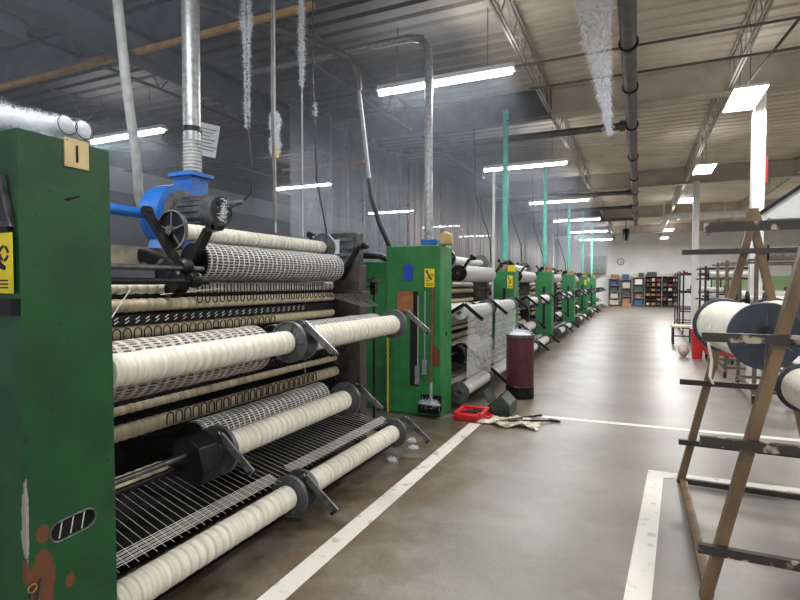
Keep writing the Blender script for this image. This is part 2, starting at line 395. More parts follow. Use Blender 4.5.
def fluor(x0, y0, n, label, group):
    t = thing('fluorescent_light', label, 'ceiling light', (x0+.97, y0, 4.3), group)
    part('housing', MB().prism([(y0-.09, 4.34), (y0-.04, 4.42), (y0+.04, 4.42), (y0+.09, 4.34)], x0, x0+1.95, 'YZ'), m_white, t)
    for j in range(2):
        part('tube', MB().tube([(x0+.02+.97*j, y0, 4.31), (x0+.95+.97*j, y0, 4.31)], .03, 8), m_tube, t)
    for j in (.3, 1.6): part('hanger_wire', MB().tube([(x0+j, y0, 4.42), (x0+j, y0, 5.2)], .006, 5), m_steel, t)
    ld = bpy.data.lights.new('fluorescent_light', 'AREA'); ld.shape = 'RECTANGLE'; ld.size = 1.9; ld.size_y = .15; ld.energy = n; ld.color = (.97, .985, 1)
    lo = bpy.data.objects.new('lamp', ld); COL.objects.link(lo); lo.parent = t; lo.location = (0, 0, -.06)
    ld_up = ld.copy(); ld_up.energy = n*.1; lo = bpy.data.objects.new('lamp', ld_up); COL.objects.link(lo); lo.parent = t; lo.location = (0, 0, .16); lo.rotation_euler = (math.pi, 0, 0)  # second lamp faces up, added to brighten the roof deck
for i, yy in enumerate((1.15, 6.75, 12.35, 18.1, 23.7, 29.3, 34.9)):
    fluor(-3.43, yy, 95 if yy < 28 else 170, ('twin tube light over the nearest machine' if i == 0 else 'twin tube light crossing above the green machines, %s along the row from the camera' % NUM[i-1]), 'tube lights above the machine row')
for i, yy in enumerate((1.15, 6.75, 12.3, 18.1, 23.7, 29.3)):
    fluor(-9.65, yy, 80, ('twin tube light over the unseen left bay' if i == 0 else 'twin tube light in the dark left bay behind the curtains, %s from the left edge' % NUM[i-1]), 'tube lights in the left bay')
def troffer(x0, y0, e, label, group):
    t = thing('panel_light', label, 'ceiling light', (x0+.2, y0+.5, 4.3), group)
    part('housing', MB().box((x0-.01, y0-.01, 4.31), (x0+.41, y0+1.06, 4.35)), m_white, t)
    part('diffuser', MB().box((x0, y0, 4.295), (x0+.4, y0+1.05, 4.309)), m_panel, t)
    for q in (.1, .95): part('hanger_wire', MB().tube([(x0+.2, y0+q, 4.4), (x0+.2, y0+q, 5.2)], .006, 5), m_steel, t)
    ld = bpy.data.lights.new('panel_light', 'AREA'); ld.shape = 'RECTANGLE'; ld.size = .4; ld.size_y = 1.; ld.energy = e; ld.color = (1, .985, .96)
    lo = bpy.data.objects.new('lamp', ld); COL.objects.link(lo); lo.parent = t; lo.location = (0, 0, -.02)
    ld_up = ld.copy(); ld_up.energy = e*.05; lo = bpy.data.objects.new('lamp', ld_up); COL.objects.link(lo); lo.parent = t; lo.location = (0, 0, .12); lo.rotation_euler = (math.pi, 0, 0)  # upward lamp added above the panel to brighten the deck
for i, yy in enumerate((-1.7, 3.5, 8.65, 13.85, 19., 24.2, 29.4, 34.6)):
    troffer(1.19, yy, 62 if yy < 20 else 130, ('panel light over the aisle behind the camera' if i == 0 else 'panel light over the wooden spool rack' if i == 1 else 'bright panel light right of the aisle, %s from the camera' % NUM[i-2]), 'panel lights right of the aisle')
for i, yy in enumerate((-1.7, 3.5, 8.65, 13.85, 19., 24.2, 29.4)):
    troffer(6.5, yy, 80 if yy < 20 else 190, 'panel light in the far right bay', 'panel lights in the right bay')

# columns
def column(x, y, w, label, red=False, z1=4.7):
    t = thing('column', label, 'column', (x, y, 0), 'white steel columns')
    part('shaft', MB().box((x-w/2, y-.012, 0), (x+w/2, y+.012, z1)).box((x-w/2, y-w/2, 0), (x-w/2+.02, y+w/2, z1)).box((x+w/2-.02, y-w/2, 0), (x+w/2, y+w/2, z1)), m_white, t)
    part('base_plate', MB().box((x-w*.8, y-w*.8, 0), (x+w*.8, y+w*.8, .02)), m_white, t)
    if red: part('marker', MB().box((x+w/2, y-.1, 3.15), (x+w/2+.03, y+.1, 3.55)), m_red, t, 'red marker plate')
column(1.68, 9.8, .165, 'white steel column rising behind the wooden spool rack', True)
column(1.58, 18.3, .17, 'slimmer looking white column farther back, left of the big one')
column(-4.74, 4.55, .13, 'white column behind the blue blower with a paper notice', z1=4.68)
column(-5.0, 34, .22, 'thin pale column at the far end of the machine row')
nt = thing('notice', 'sheet of paper with small print fixed to the white column at left', 'notice', (-4.33, 4.37, 3.03))
part('sheet', MB().bar((-4.66, 4.4, 3.27), (-4.43, 4.63, 3.22), .004, .37), m_paper, nt)
part('clip', MB().bar((-4.68, 4.43, 3.3), (-4.55, 4.57, 3.27), .01, .02), m_steel, nt)
b = MB()
for j in range(7): k_ = .19-(j*37 % 5)*.012; b.bar((-4.625, 4.425, 3.385-j*.04), (-4.625+k_, 4.425+k_, 3.385-j*.04-k_*.2), .007, .006)
part('print', b, m_ink, nt, kind='stuff')

# grey plastic curtains between the machine row and the left bay
for i in range(13):
    y0 = 6.9+i*2.35; b = MB(); n = 24
    rows = []
    for j in range(n+1):
        yy = y0+2.3*j/n; xx = -5.1+.05*math.sin(j*1.15+i)+.02*math.sin(j*2.7)
        rows.append((xx, yy))
    for (xa, ya), (xb, yb) in zip(rows, rows[1:]): b.quad((xa, ya, .3), (xb, yb, .3), (xb, yb, 4.6), (xa, ya, 4.6))
    o = single('curtain', b, m_film if i < 2 else m_filmthick, 'hazy grey plastic curtain panel hanging behind the green machines, %s from the left' % (NUM+['ninth', 'tenth', 'eleventh', 'twelfth', 'thirteenth'])[i], 'curtain', 'plastic curtain panels', (-5.1, y0, .3))
    m = o.modifiers.new('thickness', 'SOLIDIFY'); m.thickness = .004

# ------------------------------------------------------------------ beams, cabinets and machines
MC = {}
def cached(key, fn):
    if key not in MC: MC[key] = fn()
    return MC[key]
def yarn_mesh(L, r, step, groove):
    pr = [(.025, .02)]
    n = max(2, int(L/step)); st = (L-.04)/n
    for i in range(n):
        y = .02+st*i; q = r*(1-.006*(i*7 % 3))
        pr += [(q-groove, y), (q-.0015, y+st*.12), (q, y+st*.5), (q-.0015, y+st*.88)]
    pr += [(r-groove, L-.02), (.025, L-.02)]
    return MB().lathe(pr, n=28, caps=False).mesh('yarn')
def flange_mesh(r):
    b = MB().lathe([(.02, -.012), (.045, -.03), (.05, -.012), (r*.9, -.006), (r*.92, -.014), (r, -.014), (r, .014), (r*.92, .014), (r*.9, .006), (.05, .012), (.045, .03), (.02, .012)], n=36)
    for q in range(5):
        g = 2*math.pi*q/5; c, s_ = math.cos(g), math.sin(g)
        for e in (-.011, .011): b.bar((.045*c, e, .045*s_), (r*.9*c, e, r*.9*s_), .012, .014, (0, 1, 0))
    return b.mesh('flange')
def wheel_mesh(r):
    b = MB().lathe([(r-.012, -.012), (r, -.012), (r, .012), (r-.012, .012), (r-.012, -.012)], n=36, caps=False).lathe([(.0001, -.03), (.03, -.03), (.03, .03), (.0001, .03)], n=14)
    for q in range(5):
        g = 2*math.pi*q/5+.3; b.bar((.02*math.cos(g), -.002, .02*math.sin(g)), ((r-.01)*math.cos(g), -.002, (r-.01)*math.sin(g)), .01, .008, (0, 1, 0))
    return b.mesh('wheel')
def web_mesh(r):
    return MB().lathe([(.02, .004), (r-.011, .004), (r-.011, .009), (.02, .009), (.02, .004)], n=36, caps=False).mesh('wheel_disc')
def beam(name, loc, L, r, rf, mat, label, group, step=.056, groove=.012, fl=(1, 1), wheel=False, cat='yarn beam', rz=0.):
    t = thing(name, label, cat, loc, group); t.rotation_euler.z = rz
    if wheel and rf > .145: mat = m_greyyarn
    link('core', cached(('c', L), lambda: MB().tube([(0, -.04, 0), (0, L+.04, 0)], .022, 10).mesh('core')), m_steel, t)
    link('fabric' if 'fabric' in name else 'yarn', cached(('y', L, r, step, groove, mat.name), lambda: yarn_mesh(L, r, step, groove)), mat, t)
    fm = cached(('f', rf), lambda: flange_mesh(rf))
    if fl[0]:
        if wheel: link('spoked_wheel', cached(('w', rf), lambda: wheel_mesh(rf)), m_lever, t, (0, -.015, 0)); link('wheel_disc', cached(('wd', rf), lambda: web_mesh(rf)), m_black, t, (0, -.015, 0))
        else: link('flange', fm, m_flange, t, (0, 0, 0))
    if fl[1]: link('flange', fm, m_flange, t, (0, L, 0))
    return t

def stadium(cy, cz, w, h, tilt, n=10):
    pts = []
    for sgn, a0 in ((1, -90), (-1, 90)):
        for i in range(n+1):
            a = R(a0+180*i/n); pts.append((sgn*(w-h)/2+math.cos(a)*h/2, math.sin(a)*h/2))
    c, s_ = math.cos(tilt), math.sin(tilt)
    return [(cy+u*c-v*s_, cz+u*s_+v*c) for u, v in pts]
def cabinet_body(x0, x1, y0, y1, z1, hole, org):
    """box with a slot-shaped hole through its +X face"""
    import bmesh
    bm = bmesh.new(); o = V(org)
    def Vt(x, y, z): return bm.verts.new(V((x, y, z))-o)
    outer = [Vt(x1, a, z) for a, z in ((y0, 0), (y1, 0), (y1, z1), (y0, z1))]
    inner = [Vt(x1, a, z) for a, z in hole]; deep = [Vt(x1-.012, a, z) for a, z in hole]
    ed = [bm.edges.new((l[i], l[(i+1) % len(l)])) for l in (outer, inner) for i in range(len(l))]
    bmesh.ops.triangle_fill(bm, use_beauty=True, edges=ed)
    n = len(inner)
    for i in range(n): bm.faces.new((inner[i], inner[(i+1) % n], deep[(i+1) % n], deep[i]))
    back = [Vt(x0, a, z) for a, z in ((y0, 0), (y1, 0), (y1, z1), (y0, z1))]
    for i in range(4): bm.faces.new((outer[i], back[i], back[(i+1) % 4], outer[(i+1) % 4]))
    bm.faces.new(back)
    bmesh.ops.recalc_face_normals(bm, faces=bm.faces)
    me = bpy.data.meshes.new('body'); bm.to_mesh(me); bm.free(); return me

def text_mesh(txt, size, mat):
    c = bpy.data.curves.new('txt', 'FONT'); c.body = txt; c.size = size; c.extrude = .0008; c.align_x = 'CENTER'; c.align_y = 'CENTER'
    o = bpy.data.objects.new('txt', c); COL.objects.link(o); bpy.context.view_layer.update()
    me = bpy.data.meshes.new_from_object(o.evaluated_get(bpy.context.evaluated_depsgraph_get()))
    bpy.data.objects.remove(o); me.materials.clear(); me.materials.append(mat); return me

def warning_sign(o_, ux, w, h, label, cat='warning sign', group='yellow warning signs'):
    """flat yellow sign; o_ = lower left corner, ux = unit vector along its width; black pictogram of rollers and a hand"""
    ux = V(ux); nrm = ux.cross(V((0, 0, 1))); o_ = V(o_)
    t = thing('warning_sign', label, cat, o_, group)
    def P(u, v, d): return o_+ux*u*w+V((0, 0, v*h))+nrm*d
    def slab(b, pts, d0, d1):
        n = len(b.v); k_ = len(pts); b.v += [P(u, v, d0) for u, v in pts]+[P(u, v, d1) for u, v in pts]
        b.f.append(tuple(range(n, n+k_))); b.f.append(tuple(reversed(range(n+k_, n+2*k_))))
        for i in range(k_): j = (i+1) % k_; b.f.append((n+i, n+k_+i, n+k_+j, n+j))
    b = MB(); slab(b, [(0, 0), (1, 0), (1, 1), (0, 1)], 0, .004); part('plate', b, m_tarp, t)
    b = MB()
    def ring(cu, cv, r, th):
        for i in range(20):
            if i % 5 == 4: continue
            a, z = 2*math.pi*i/20, 2*math.pi*(i+1)/20; f = w/h
            slab(b, [(cu+math.cos(a)*r, cv+math.sin(a)*r*f), (cu+math.cos(z)*r, cv+math.sin(z)*r*f), (cu+math.cos(z)*(r-th), cv+math.sin(z)*(r-th)*f), (cu+math.cos(a)*(r-th), cv+math.sin(a)*(r-th)*f)], .004, .0055)
    ring(.3, .42, .2, .06); ring(.74, .66, .17, .06)
    slab(b, [(.2, .78), (.3, .84), (.66, .5), (.8, .44), (.76, .38), (.56, .42)], .004, .006)
    slab(b, [(.1, .9), (.3, .92), (.34, .8), (.18, .74)], .004, .0055)
    part('pictogram', b, m_ink, t)
    b = MB()
    for j in range(3): slab(b, [(.12, .2-j*.06), (.86, .2-j*.06), (.86, .225-j*.06), (.12, .225-j*.06)], .004, .005)
    part('print', b, m_ink, t, kind='stuff')
    return t

ORD = ['nearest', 'second', 'third', 'fourth', 'fifth', 'sixth', 'seventh']
CABS = [1.40, 6.19, 10.2, 14.9, 20.3, 25.6, 30.8]
CABW = [.72, .72, .4, .44, .44, .44, .44]
CABX = [-1.9]+[-2.12]*6
CABZ = [2.12, 2.05, 1.82, 1.9, 1.9, 1.9, 1.9]
def machine(i, Y0):
    Lb = {0: 'the nearest machine', 1: 'the second machine from the camera'}.get(i, 'the %s machine down the row' % ORD[i])
    t = thing('knitting_machine', '%s, black framed knitting machine with three tiers of rolls' % (Lb[0].upper()+Lb[1:]), 'knitting machine', (-2.6, Y0+1.5, 0), 'machines in the row')
    y = lambda d: Y0+d
    part('base_beam', MB().box((-2.3, y(.02), 0), (-2.18, y(3.2), .09)), m_black, t)
    part('back_plate', MB().box((-3.2, y(.02), 0), (-3.15, y(3.05), 1.62)), m_dark, t)  # dark sheet added as the shaded interior behind the rolls
    part('end_plate', MB().box((-3.15, y(3.06), 0), (-2.8, y(3.09), 1.6)), m_dark, t)  # dark sheet added to fill the gap by the post with shade
    part('top_beam', MB().box((-3.3, y(.02), 1.71), (-3.12, y(3.2), 1.85)), m_beamgrey, t)
    part('end_post', MB().box((-2.8, y(3.06), 0), (-2.5, y(3.2), 1.78)).box((-2.84, y(3.05), 1.46), (-2.46, y(3.21), 1.52)), m_post, t, bevel=.008)
    for zz in (.75, 1.45): part('rear_rail', MB().box((-3.12, y(.02), zz), (-3.04, y(3.06), zz+.06)), m_black, t)
    for d in (1.36, 2.95):       # arms that carry the front rolls
        for xx, zz in ((-2.05, 1.22), (-2.05, .21)):
            part('support_arm', MB().bar((-3.1, y(d), zz+.05), (xx-.1, y(d), zz+.01), .05, .07, (0, 0, 1)).lathe([(.05, -.03), (.05, .03)], (xx, y(d), zz), (0, 1, 0), 16).bar((xx-.12, y(d), zz+.01), (xx, y(d), zz), .04, .06), m_black, t)
    for d in (.86, 2.49): part('support_arm', MB().bar((-3.1, y(d), .6), (-2.32, y(d), .59), .05, .07).lathe([(.05, -.03), (.05, .03)], (-2.3, y(d), .59), (0, 1, 0), 16), m_black, t)
    for dx in (-2.62, -2.54): part('shaft', MB().tube([(dx, y(.02), 1.69), (dx, y(1.06), 1.69)], .016, 10), m_steel if dx > -2.6 else m_black, t)
    part('shaft', MB().tube([(-2.5, y(.02), 1.61), (-2.5, y(1.06), 1.61)], .02, 10), m_black, t)
    dX = 0 if i == 0 else .27
    vee = [(u+dX, w_) for u, w_ in ((-3.05, 2.09), (-2.7, 1.64), (-2.5, 1.94), (-2.42, 1.95))]
    for d in (1.07, 3.02):
        b = MB()
        for p, q in zip(vee, vee[1:]): b.bar((p[0], y(d), p[1]), (q[0], y(d), q[1]), .035, .06, (0, 1, 0))
        b.lathe([(.035, -.025), (.035, .025)], (-3.05+dX, y(d), 2.09), (0, 1, 0), 12).lathe([(.03, -.03), (.03, .03)], (-2.42+dX, y(d), 1.96), (0, 1, 0), 12)
        b.bar((-3.12, y(d), 1.8), (-2.7+dX, y(d), 1.66), .05, .07)
        part('cradle', b, m_black, t)
    for gx, gz, gr in ((-2.74, 1.67, .095), (-2.6, 1.61, .08), (-2.56, 1.7, .055), (-2.66, 1.565, .06), (-2.5, 1.62, .05)):
        b = MB().lathe([(gr*.4, -.06), (gr*.7, -.06), (gr, -.04), (gr, .0), (gr*.7, .02), (gr*.4, .04)], (gx, y(.94+.3*abs(gx+2.6)), gz), (0, 1, 0), 18); part('gear', b, m_black, t)
    def roll(xx, zz, r, a, c, mat, name='guide_roll', step=.06, gr=.004):
        pr = [(.01, a)]; n = int((c-a)/step)
        for q in range(n):
            s0 = a+(c-a)*q/n; st = (c-a)/n; pr += [(r-gr, s0), (r, s0+st*.3), (r, s0+st*.7)]
        pr += [(r-gr, c), (.01, c)]
        part(name, MB().lathe(pr, (xx, Y0, zz), (0, 1, 0), 16, caps=False), mat, t)
    roll(-2.76, 1.572, .04, .03, 2.95, m_cream, step=.07, gr=.01); roll(-2.76, 1.465, .042, .03, 2.95, m_tan)
    roll(-2.76, 1.31, .042, .03, 2.95, m_tan)
    part('needle_bar', MB().box((-2.8, y(.03), 1.358), (-2.7, y(2.98), 1.41)), m_black, t)
    roll(-2.62, .97, .035, .03, 2.95, m_black, 'spiral_bar', .055, .012)
    roll(-2.72, .86, .028, .03, 2.95, m_tan); roll(-2.72, .73, .048, .03, 2.95, m_tan)
    roll(-2.62, .47, .05, .03, .8, m_tan)
    part('floor_pan', MB().box((-3.1, y(.03), .16), (-2.4, y(3.0), .2)), m_dark, t)
    for dx, dz in ((-2.3, .63), (-2.34, .56)): part('drive_shaft', MB().tube([(dx, y(.02), dz), (dx, y(.78), dz)], .016, 10), m_steel if dz > .6 else m_black, t)
    part('bearing_housing', MB().prism([(-2.42, .5), (-2.2, .47), (-2.16, .55), (-2.2, .68), (-2.3, .74), (-2.4, .7)], y(.68), y(.83), 'XZ'), m_black, t, bevel=.01)
    for d, xx, zz in (((.04, -2.05, 1.22),) if i else ())+((1.37, -2.05, 1.22), (3.0, -2.05, 1.22), (1.37, -2.05, .21), (3.0, -2.05, .21), (.87, -2.3, .59), (2.52, -2.3, .59)):
        P = [(xx-.13, y(d), zz-.01), (xx+.075, y(d), zz+.115), (xx+.31, y(d), zz-.075)]
        b = MB().bar(P[0], P[1], .045, .014, (0, 1, 0)).bar(P[1], P[2], .045, .014, (0, 1, 0))
        b2 = MB().tube([(P[2][0]-.01, y(d)-.04, P[2][2]), (P[2][0]-.01, y(d)+.04, P[2][2])], .012, 8)
        lv = part('lever', b, m_lever if i == 0 else m_black, t); part('pin', b2, m_black, lv)
    b = MB(); n = 56 if i < 2 else 22
    for q in range(n):
        yy = y(.06+2.85*q/n); b.tube([(-2.9, yy+.2, .36), (-2.1, yy, .3)], .0017, 4, False)
    for q in range(8): b.tube([(-2.14-.009*q-.005*(q % 2), y(.04), .305+.004*q), (-2.14-.01*q, y(1.3), .302+.004*q)], .0018, 4, False).tube([(-2.14-.01*q, y(1.45), .302+.004*q), (-2.14-.009*q, y(2.95), .302+.004*q)], .0018, 4, False)
    part('warp_threads', b, m_white_thread, t, kind='stuff')
    if i < 1:
        u = MB(); u.tube([(0, -.02, .13), (0, -.02, .02)]+[(0, .02*math.sin(R(a)), .02-.02*math.cos(R(a))) for a in range(-60, 61, 30)]+[(0, .02, .02), (0, .02, .13)], .0042, 6)
        um = u.mesh('wire_loop')
        copies(um, 'wire_loop', m_black, t, [(-2.71, y(1.2+.07*q), 1.465) for q in range(25)])
        a_ = MB(); a_.tube([(0, -.025, 0), (0, -.025, .05)]+[(0, .025*math.sin(R(a)), .05+.025*math.cos(R(a))) for a in range(-60, 61, 30)]+[(0, .025, .05), (0, .025, 0)], .004, 6)
        am = a_.mesh('wire_arch')
        copies(am, 'wire_arch', m_black, t, [(-2.705, y(.08+.07*q), 1.26) for q in range(28)])
        copies(am, 'wire_arch', m_black, t, [(-2.665, y(.9+.07*q), .712) for q in range(24)])
        b = MB()
        for q in range(34):
            yy = y(.06+.07*q); b.bar((-2.697, yy, 1.365), (-2.697, yy+.026, 1.38), .004, .005).bar((-2.697, yy, 1.385), (-2.697, yy+.026, 1.4), .004, .005)
        part('needle_row', b, m_greyyarn, t, kind='stuff')
        b = MB()
        for q in range(12): b.tube([(-2.5, y(2.4+.06*q), 1.5), (-2.28, y(2.75+.025*q), 1.38)], .004, 5)
        part('thread_fan', b, m_steel, t, kind='stuff')
    if i < 1: part('loose_thread', MB().tube([(-2.6, y(.58), 1.56), (-2.61, y(.47), 1.41), (-2.66, y(.4), 1.36)], .004, 5).tube([(-2.62, y(.8), 1.53), (-2.64, y(1.3), 1.56)], .003, 5), m_white_thread, t)
    if i < 1:   # bracket, rod and handle at the machine end
        part('end_bracket', MB().bar((-2.7, y(3.3), 1.64), (-2.4, y(3.3), 1.62), .03, .03).bar((-2.7, y(3.3), 1.57), (-2.45, y(3.3), 1.56), .02, .02), m_steel, t)
        part('hanger_rod', MB().tube([(-2.48, y(3.32), 1.66), (-2.48, y(3.32), .2)], .012, 8).box((-2.51, y(3.29), 1.48), (-2.45, y(3.35), 1.62)), m_black, t)
    # the rolls resting on the arms
    g = 'rolls on the machine row'; c = m_cream if i == 0 else m_greyyarn; nf = (0, 1) if i == 0 else (1, 1); dX = 0 if i == 0 else .27
    rd = .078 if i == 0 else .09
    mn = Lb
    st = 0. if i == 0 else .06
    beam('yarn_beam', (-2.05, y(st), 1.22), 1.3-st, rd-.004, .135, c, 'yarn beam on the middle tier front of %s, camera-side half' % mn, g, fl=(0, 1) if i == 1 else nf)
    beam('yarn_beam', (-2.05, y(1.43), 1.22), 1.45, rd+.008, .135, c, 'yarn beam on the middle tier front of %s, far half' % mn, g)
    beam('yarn_beam', (-2.05, y(st), .21), 1.3-st, rd, .135, c, 'yarn beam lowest by the floor on %s, camera-side half' % mn, g, fl=nf)
    beam('yarn_beam', (-2.05, y(1.43), .21), 1.45, rd, .135, c, 'yarn beam lowest by the floor on %s, far half' % mn, g)
    beam('yarn_beam', (-2.3, y(.93), .59), 1.5, rd+.006, .15, c, 'yarn beam set back on the tier above the floor rolls of %s' % mn, g)
    beam('yarn_beam', (-2.87+dX, y(1.13), 1.955), 1.84, .06, .14 if i == 0 else .151, c, 'slim top yarn beam with a spoked wheel on %s' % mn, g, wheel=True)
    fm = m_net if i == 0 else m_netgrey
    def froll(xx, zz, r, a, c_, mat, label):
        n = 16; pr = [(.02, a)]+[(r*(1+.012*math.sin(q*1.7)), a+(c_-a)*q/n) for q in range(n+1)]+[(.02, c_)]
        tt = thing('fabric_roll', label, 'fabric roll', (xx, y(a), zz), g)
        part('fabric', MB().lathe(pr, (xx, Y0, zz), (0, 1, 0), 36, caps=False), mat, tt)
        part('core', MB().tube([(xx, y(a)-.05, zz), (xx, y(c_)+.05, zz)], .02, 8), m_steel, tt)
        part('end_disc', MB().lathe([(.02, -.012), (r*.96, -.012), (r*.96, -.001), (.02, -.001)], (xx, y(a), zz), (0, 1, 0), 28, caps=False), m_black, tt)
    froll(-2.68+dX, 1.745, .128, 1.13, 2.84, fm, 'fat net fabric roll under the top beam of %s' % mn)
    if i < 3:
        froll(-2.34, 1.165, .15, .06, 1.3, m_netcoarse if i == 0 else fm, 'net fabric roll behind the middle tier of %s, camera-side half' % mn)
        froll(-2.3, 1.19, .12, 1.45, 2.95, fm, 'net fabric roll behind the middle tier of %s, far half' % mn)
        froll(-2.53, .62, .11, .96, 2.38, fm, 'net fabric roll behind the set-back beam of %s' % mn)
    if i == 1:
        for a, c_, zt, xx, lb in ((.08, 1.28, 1.3, -1.94, 'camera-side half'), (1.46, 2.9, 1.3, -1.94, 'far half'), (.95, 2.5, .68, -2.2, 'lower centre')):
            b = MB(); z0 = .3; n = 14; pts = [(xx-.13, zt-.01), (xx-.08, zt+.012), (xx-.02, zt-.01), (xx, zt-.07)]+[(xx-.02*q/6, zt-.07-(zt-.07-z0)*q/6) for q in range(1, 7)]
            for (xa, za), (xb, zb) in zip(pts, pts[1:]):
                for q in range(n):
                    ya, yb = y(a+(c_-a)*q/n), y(a+(c_-a)*(q+1)/n)
                    b.quad((xa, ya, za), (xb, ya, zb), (xb, yb, zb), (xa, yb, za), [(q/n, za), (q/n, zb), ((q+1)/n, zb), ((q+1)/n, za)])
            single('net_sheet', b, m_sheet, 'white see-through net sheet hanging down the second machine, %s' % lb, 'net', 'hanging net sheets')

for i, Y1 in enumerate(CABS):
    x1 = CABX[i]; x0 = x1-CABW[i]; y0 = Y1-(.335 if i == 0 else .4); z1 = CABZ[i]
    lab = ['tall dark green machine cabinet filling the left edge, tagged number 1', 'green machine cabinet with blue and yellow signs and a broom, second along the row'][i] if i < 2 else 'green machine cabinet, %s along the row from the camera' % ORD[i]
    t = thing('machine_cabinet', lab, 'machine cabinet', ((x0+x1)/2, (y0+Y1)/2, 0), 'green cabinets of the machine row')
    if i == 0:
        o = ORG[t]; lx = x1-o.x
        chips = [((lx, -.112, .715), (.035, .028, .04), RUST), ((lx, -.115, .55), (.035, .05, .12), RUST), ((lx, -.02, .5), (.035, .022, .03), RUST), ((lx, -.165, .78), (.035, .009, .17), (150, 146, 136)), ((lx, -.172, .6), (.035, .012, .06), RUST), ((lx, -.15, .47), (.035, .03, .05), RUST)]
        mg = painted('green_paint_rusted', (22, 78, 40), (16, 62, 31), chips)  # green darkened for the unlit near cabinet, with rust and scrape
        hole = stadium(1.23, .7, .17, .068, R(3))
        me = cabinet_body(x0, x1, y0, Y1, z1, hole, o); link('body', me, mg, t)
        part('slot_liner', MB().box((x1-.1, 1.12, .65), (x1-.02, 1.34, .755)), m_dark, t)  # dark block added as the shade inside the slot
        b = MB()
        for q in range(3): b.tube([(x1-.006, 1.18+.042*q, .67), (x1-.006, 1.193+.042*q, .735)], .0022, 5)
        part('slot_threads', b, m_white_thread, t)
        rim = [(x1, a, z) for a, z in stadium(1.23, .7, .174, .073, R(3))]
        part('slot_rim', MB().tube(rim+[rim[0]], .004, 6), m_steel, t)
        part('scratch', MB().prism([(1.215, 1.905), (1.275, 1.925), (1.28, 1.92), (1.23, 1.898)], x1, x1+.001, 'YZ'), m_dark, t)
    else:
        mg = m_green if i == 1 else m_green_far
        part('body', MB().box((x0, y0, 0), (x1, Y1, z1)), mg, t, bevel=.012)
        if i == 1: part('side_body', MB().box((x0-.68, y0+.1, 0), (x0-.005, Y1+.05, 1.87)), mg, t, bevel=.012)
        part('slot', MB().box((x0+CABW[i]*.45, y0-.004, .35), (x0+CABW[i]*.6, y0+.002, 1.5)), m_dark, t)
        part('hand_hole', MB().prism([(x0+.03+u, v) for u, v in stadium(.13, 1.08, .24, .11, 0)], y0-.005, y0+.002, 'XZ'), m_dark, t)
        part('oil_hole', MB().lathe([(.0001, 0), (.03, 0), (.03, .003), (.0001, .003)], (x1, y0+.2, .98), (1, 0, 0), 14), m_dark, t)
    if i in (2, 5): warning_sign((x1-.13, y0-.006, 1.5), (1, 0, 0), .1, .24, 'yellow warning sign on the green cabinet %s along the row' % ORD[i])
    if i < 6 or True: machine(i, Y1+(.05 if i == 0 else .03))

# items on the nearest cabinet
warning_sign((-2.078, 1.052, 1.565), (1, 0, 0), .165, .205, 'yellow warning sign with black pictogram low at the left picture edge')
t = thing('control_screen', 'dark control screen in a grey frame above the yellow sign at left edge', 'screen', (-2.05, 1.04, 1.77))
part('frame', MB().prism([(-2.25, 1.79), (-1.915, 1.79), (-1.965, 1.97), (-2.25, 1.99)], 1.045, 1.063, 'XZ'), m_steel, t)
part('display', MB().prism([(-2.25, 1.815), (-1.935, 1.81), (-1.98, 1.95), (-2.25, 1.97)], 1.039, 1.045, 'XZ'), m_screen, t)
part('bracket', MB().box((-2.1, 1.045, 1.772), (-1.93, 1.063, 1.79)), m_black, t)

single('ledge', MB().box((-2.2, 1.035, 1.49), (-1.9, 1.062, 1.545)), m_black, 'small black ledge under the yellow sign at the left picture edge', 'ledge')
t = thing('number_tag', 'cream card tag numbered 1 at the top of the near green cabinet', 'tag', (-1.895, 1.27, 2.03))
part('card', MB().box((-1.9, 1.222, 2.025), (-1.893, 1.312, 2.13)), m_card if False else M('tag_cream', (226, 204, 156), (206, 184, 136), 9, .7), t)
tm = text_mesh('1', .092, m_ink)
o = link('numeral', tm, None, t, V((-1.892, 1.266, 2.072))-ORG[t]); o.rotation_euler = (R(90), 0, R(90))
part('rivet', MB().sphere((-1.8925, 1.2295, 2.12), .003, 6), m_steel, t)
b = MB().fuzz([(-2.5, 1.05, 2.16), (-2.2, 1.04, 2.17), (-1.98, 1.06, 2.17), (-1.94, 1.2, 2.17), (-1.94, 1.3, 2.17)], 16000, [.045, .05, .04, .035, .025], .028, .0007)
o = single('lint', b, m_lint, 'drift of white lint on top of the near green cabinet', 'lint'); o['kind'] = 'stuff'
for j, yy in enumerate((1.24, 1.305)):
    t = thing('yarn_cone', 'white fuzzy yarn cone lying on the near cabinet top, %s one' % ('left', 'right')[j], 'yarn cone', (-2.0, yy, 2.135), 'cones on the near cabinet')
    part('yarn', MB().lathe([(.0001, .006), (.02, 0), (.03, .004), (.034, .012), (.026, .13), (.0001, .135)], (-1.905, yy, 2.178), (-1, 0, 0), 20), m_lint, t)
    part('wire_ring', MB().tube([(-1.902, yy+.036*math.cos(R(a)), 2.178+.036*math.sin(R(a))) for a in range(0, 361, 20)], .0018, 6), m_cord, t)
    part('fuzz', MB().fuzz([(-1.91, yy, 2.178), (-2.0, yy, 2.178)], 1500, [.036, .03], .02, .0006), m_lint, t, kind='stuff')
t = thing('snips', 'steel thread snips hanging by a ring low on the near green cabinet', 'scissors', (-1.895, 1.13, .4))
part('ring', MB().tube([(-1.888, 1.075+.014*math.cos(R(a)), .545+.014*math.sin(R(a))) for a in range(0, 361, 24)], .003, 6), M('brass', (170, 140, 80), (140, 112, 60), 9, .35, .7), t)
part('blade', MB().prism([(1.075, .42), (1.086, .415), (1.113, .565), (1.107, .568)], -1.894, -1.889, 'YZ'), m_steel, t)
part('blade', MB().prism([(1.066, .4), (1.078, .4), (1.083, .53), (1.074, .535)], -1.899, -1.8945, 'YZ'), m_steel, t)

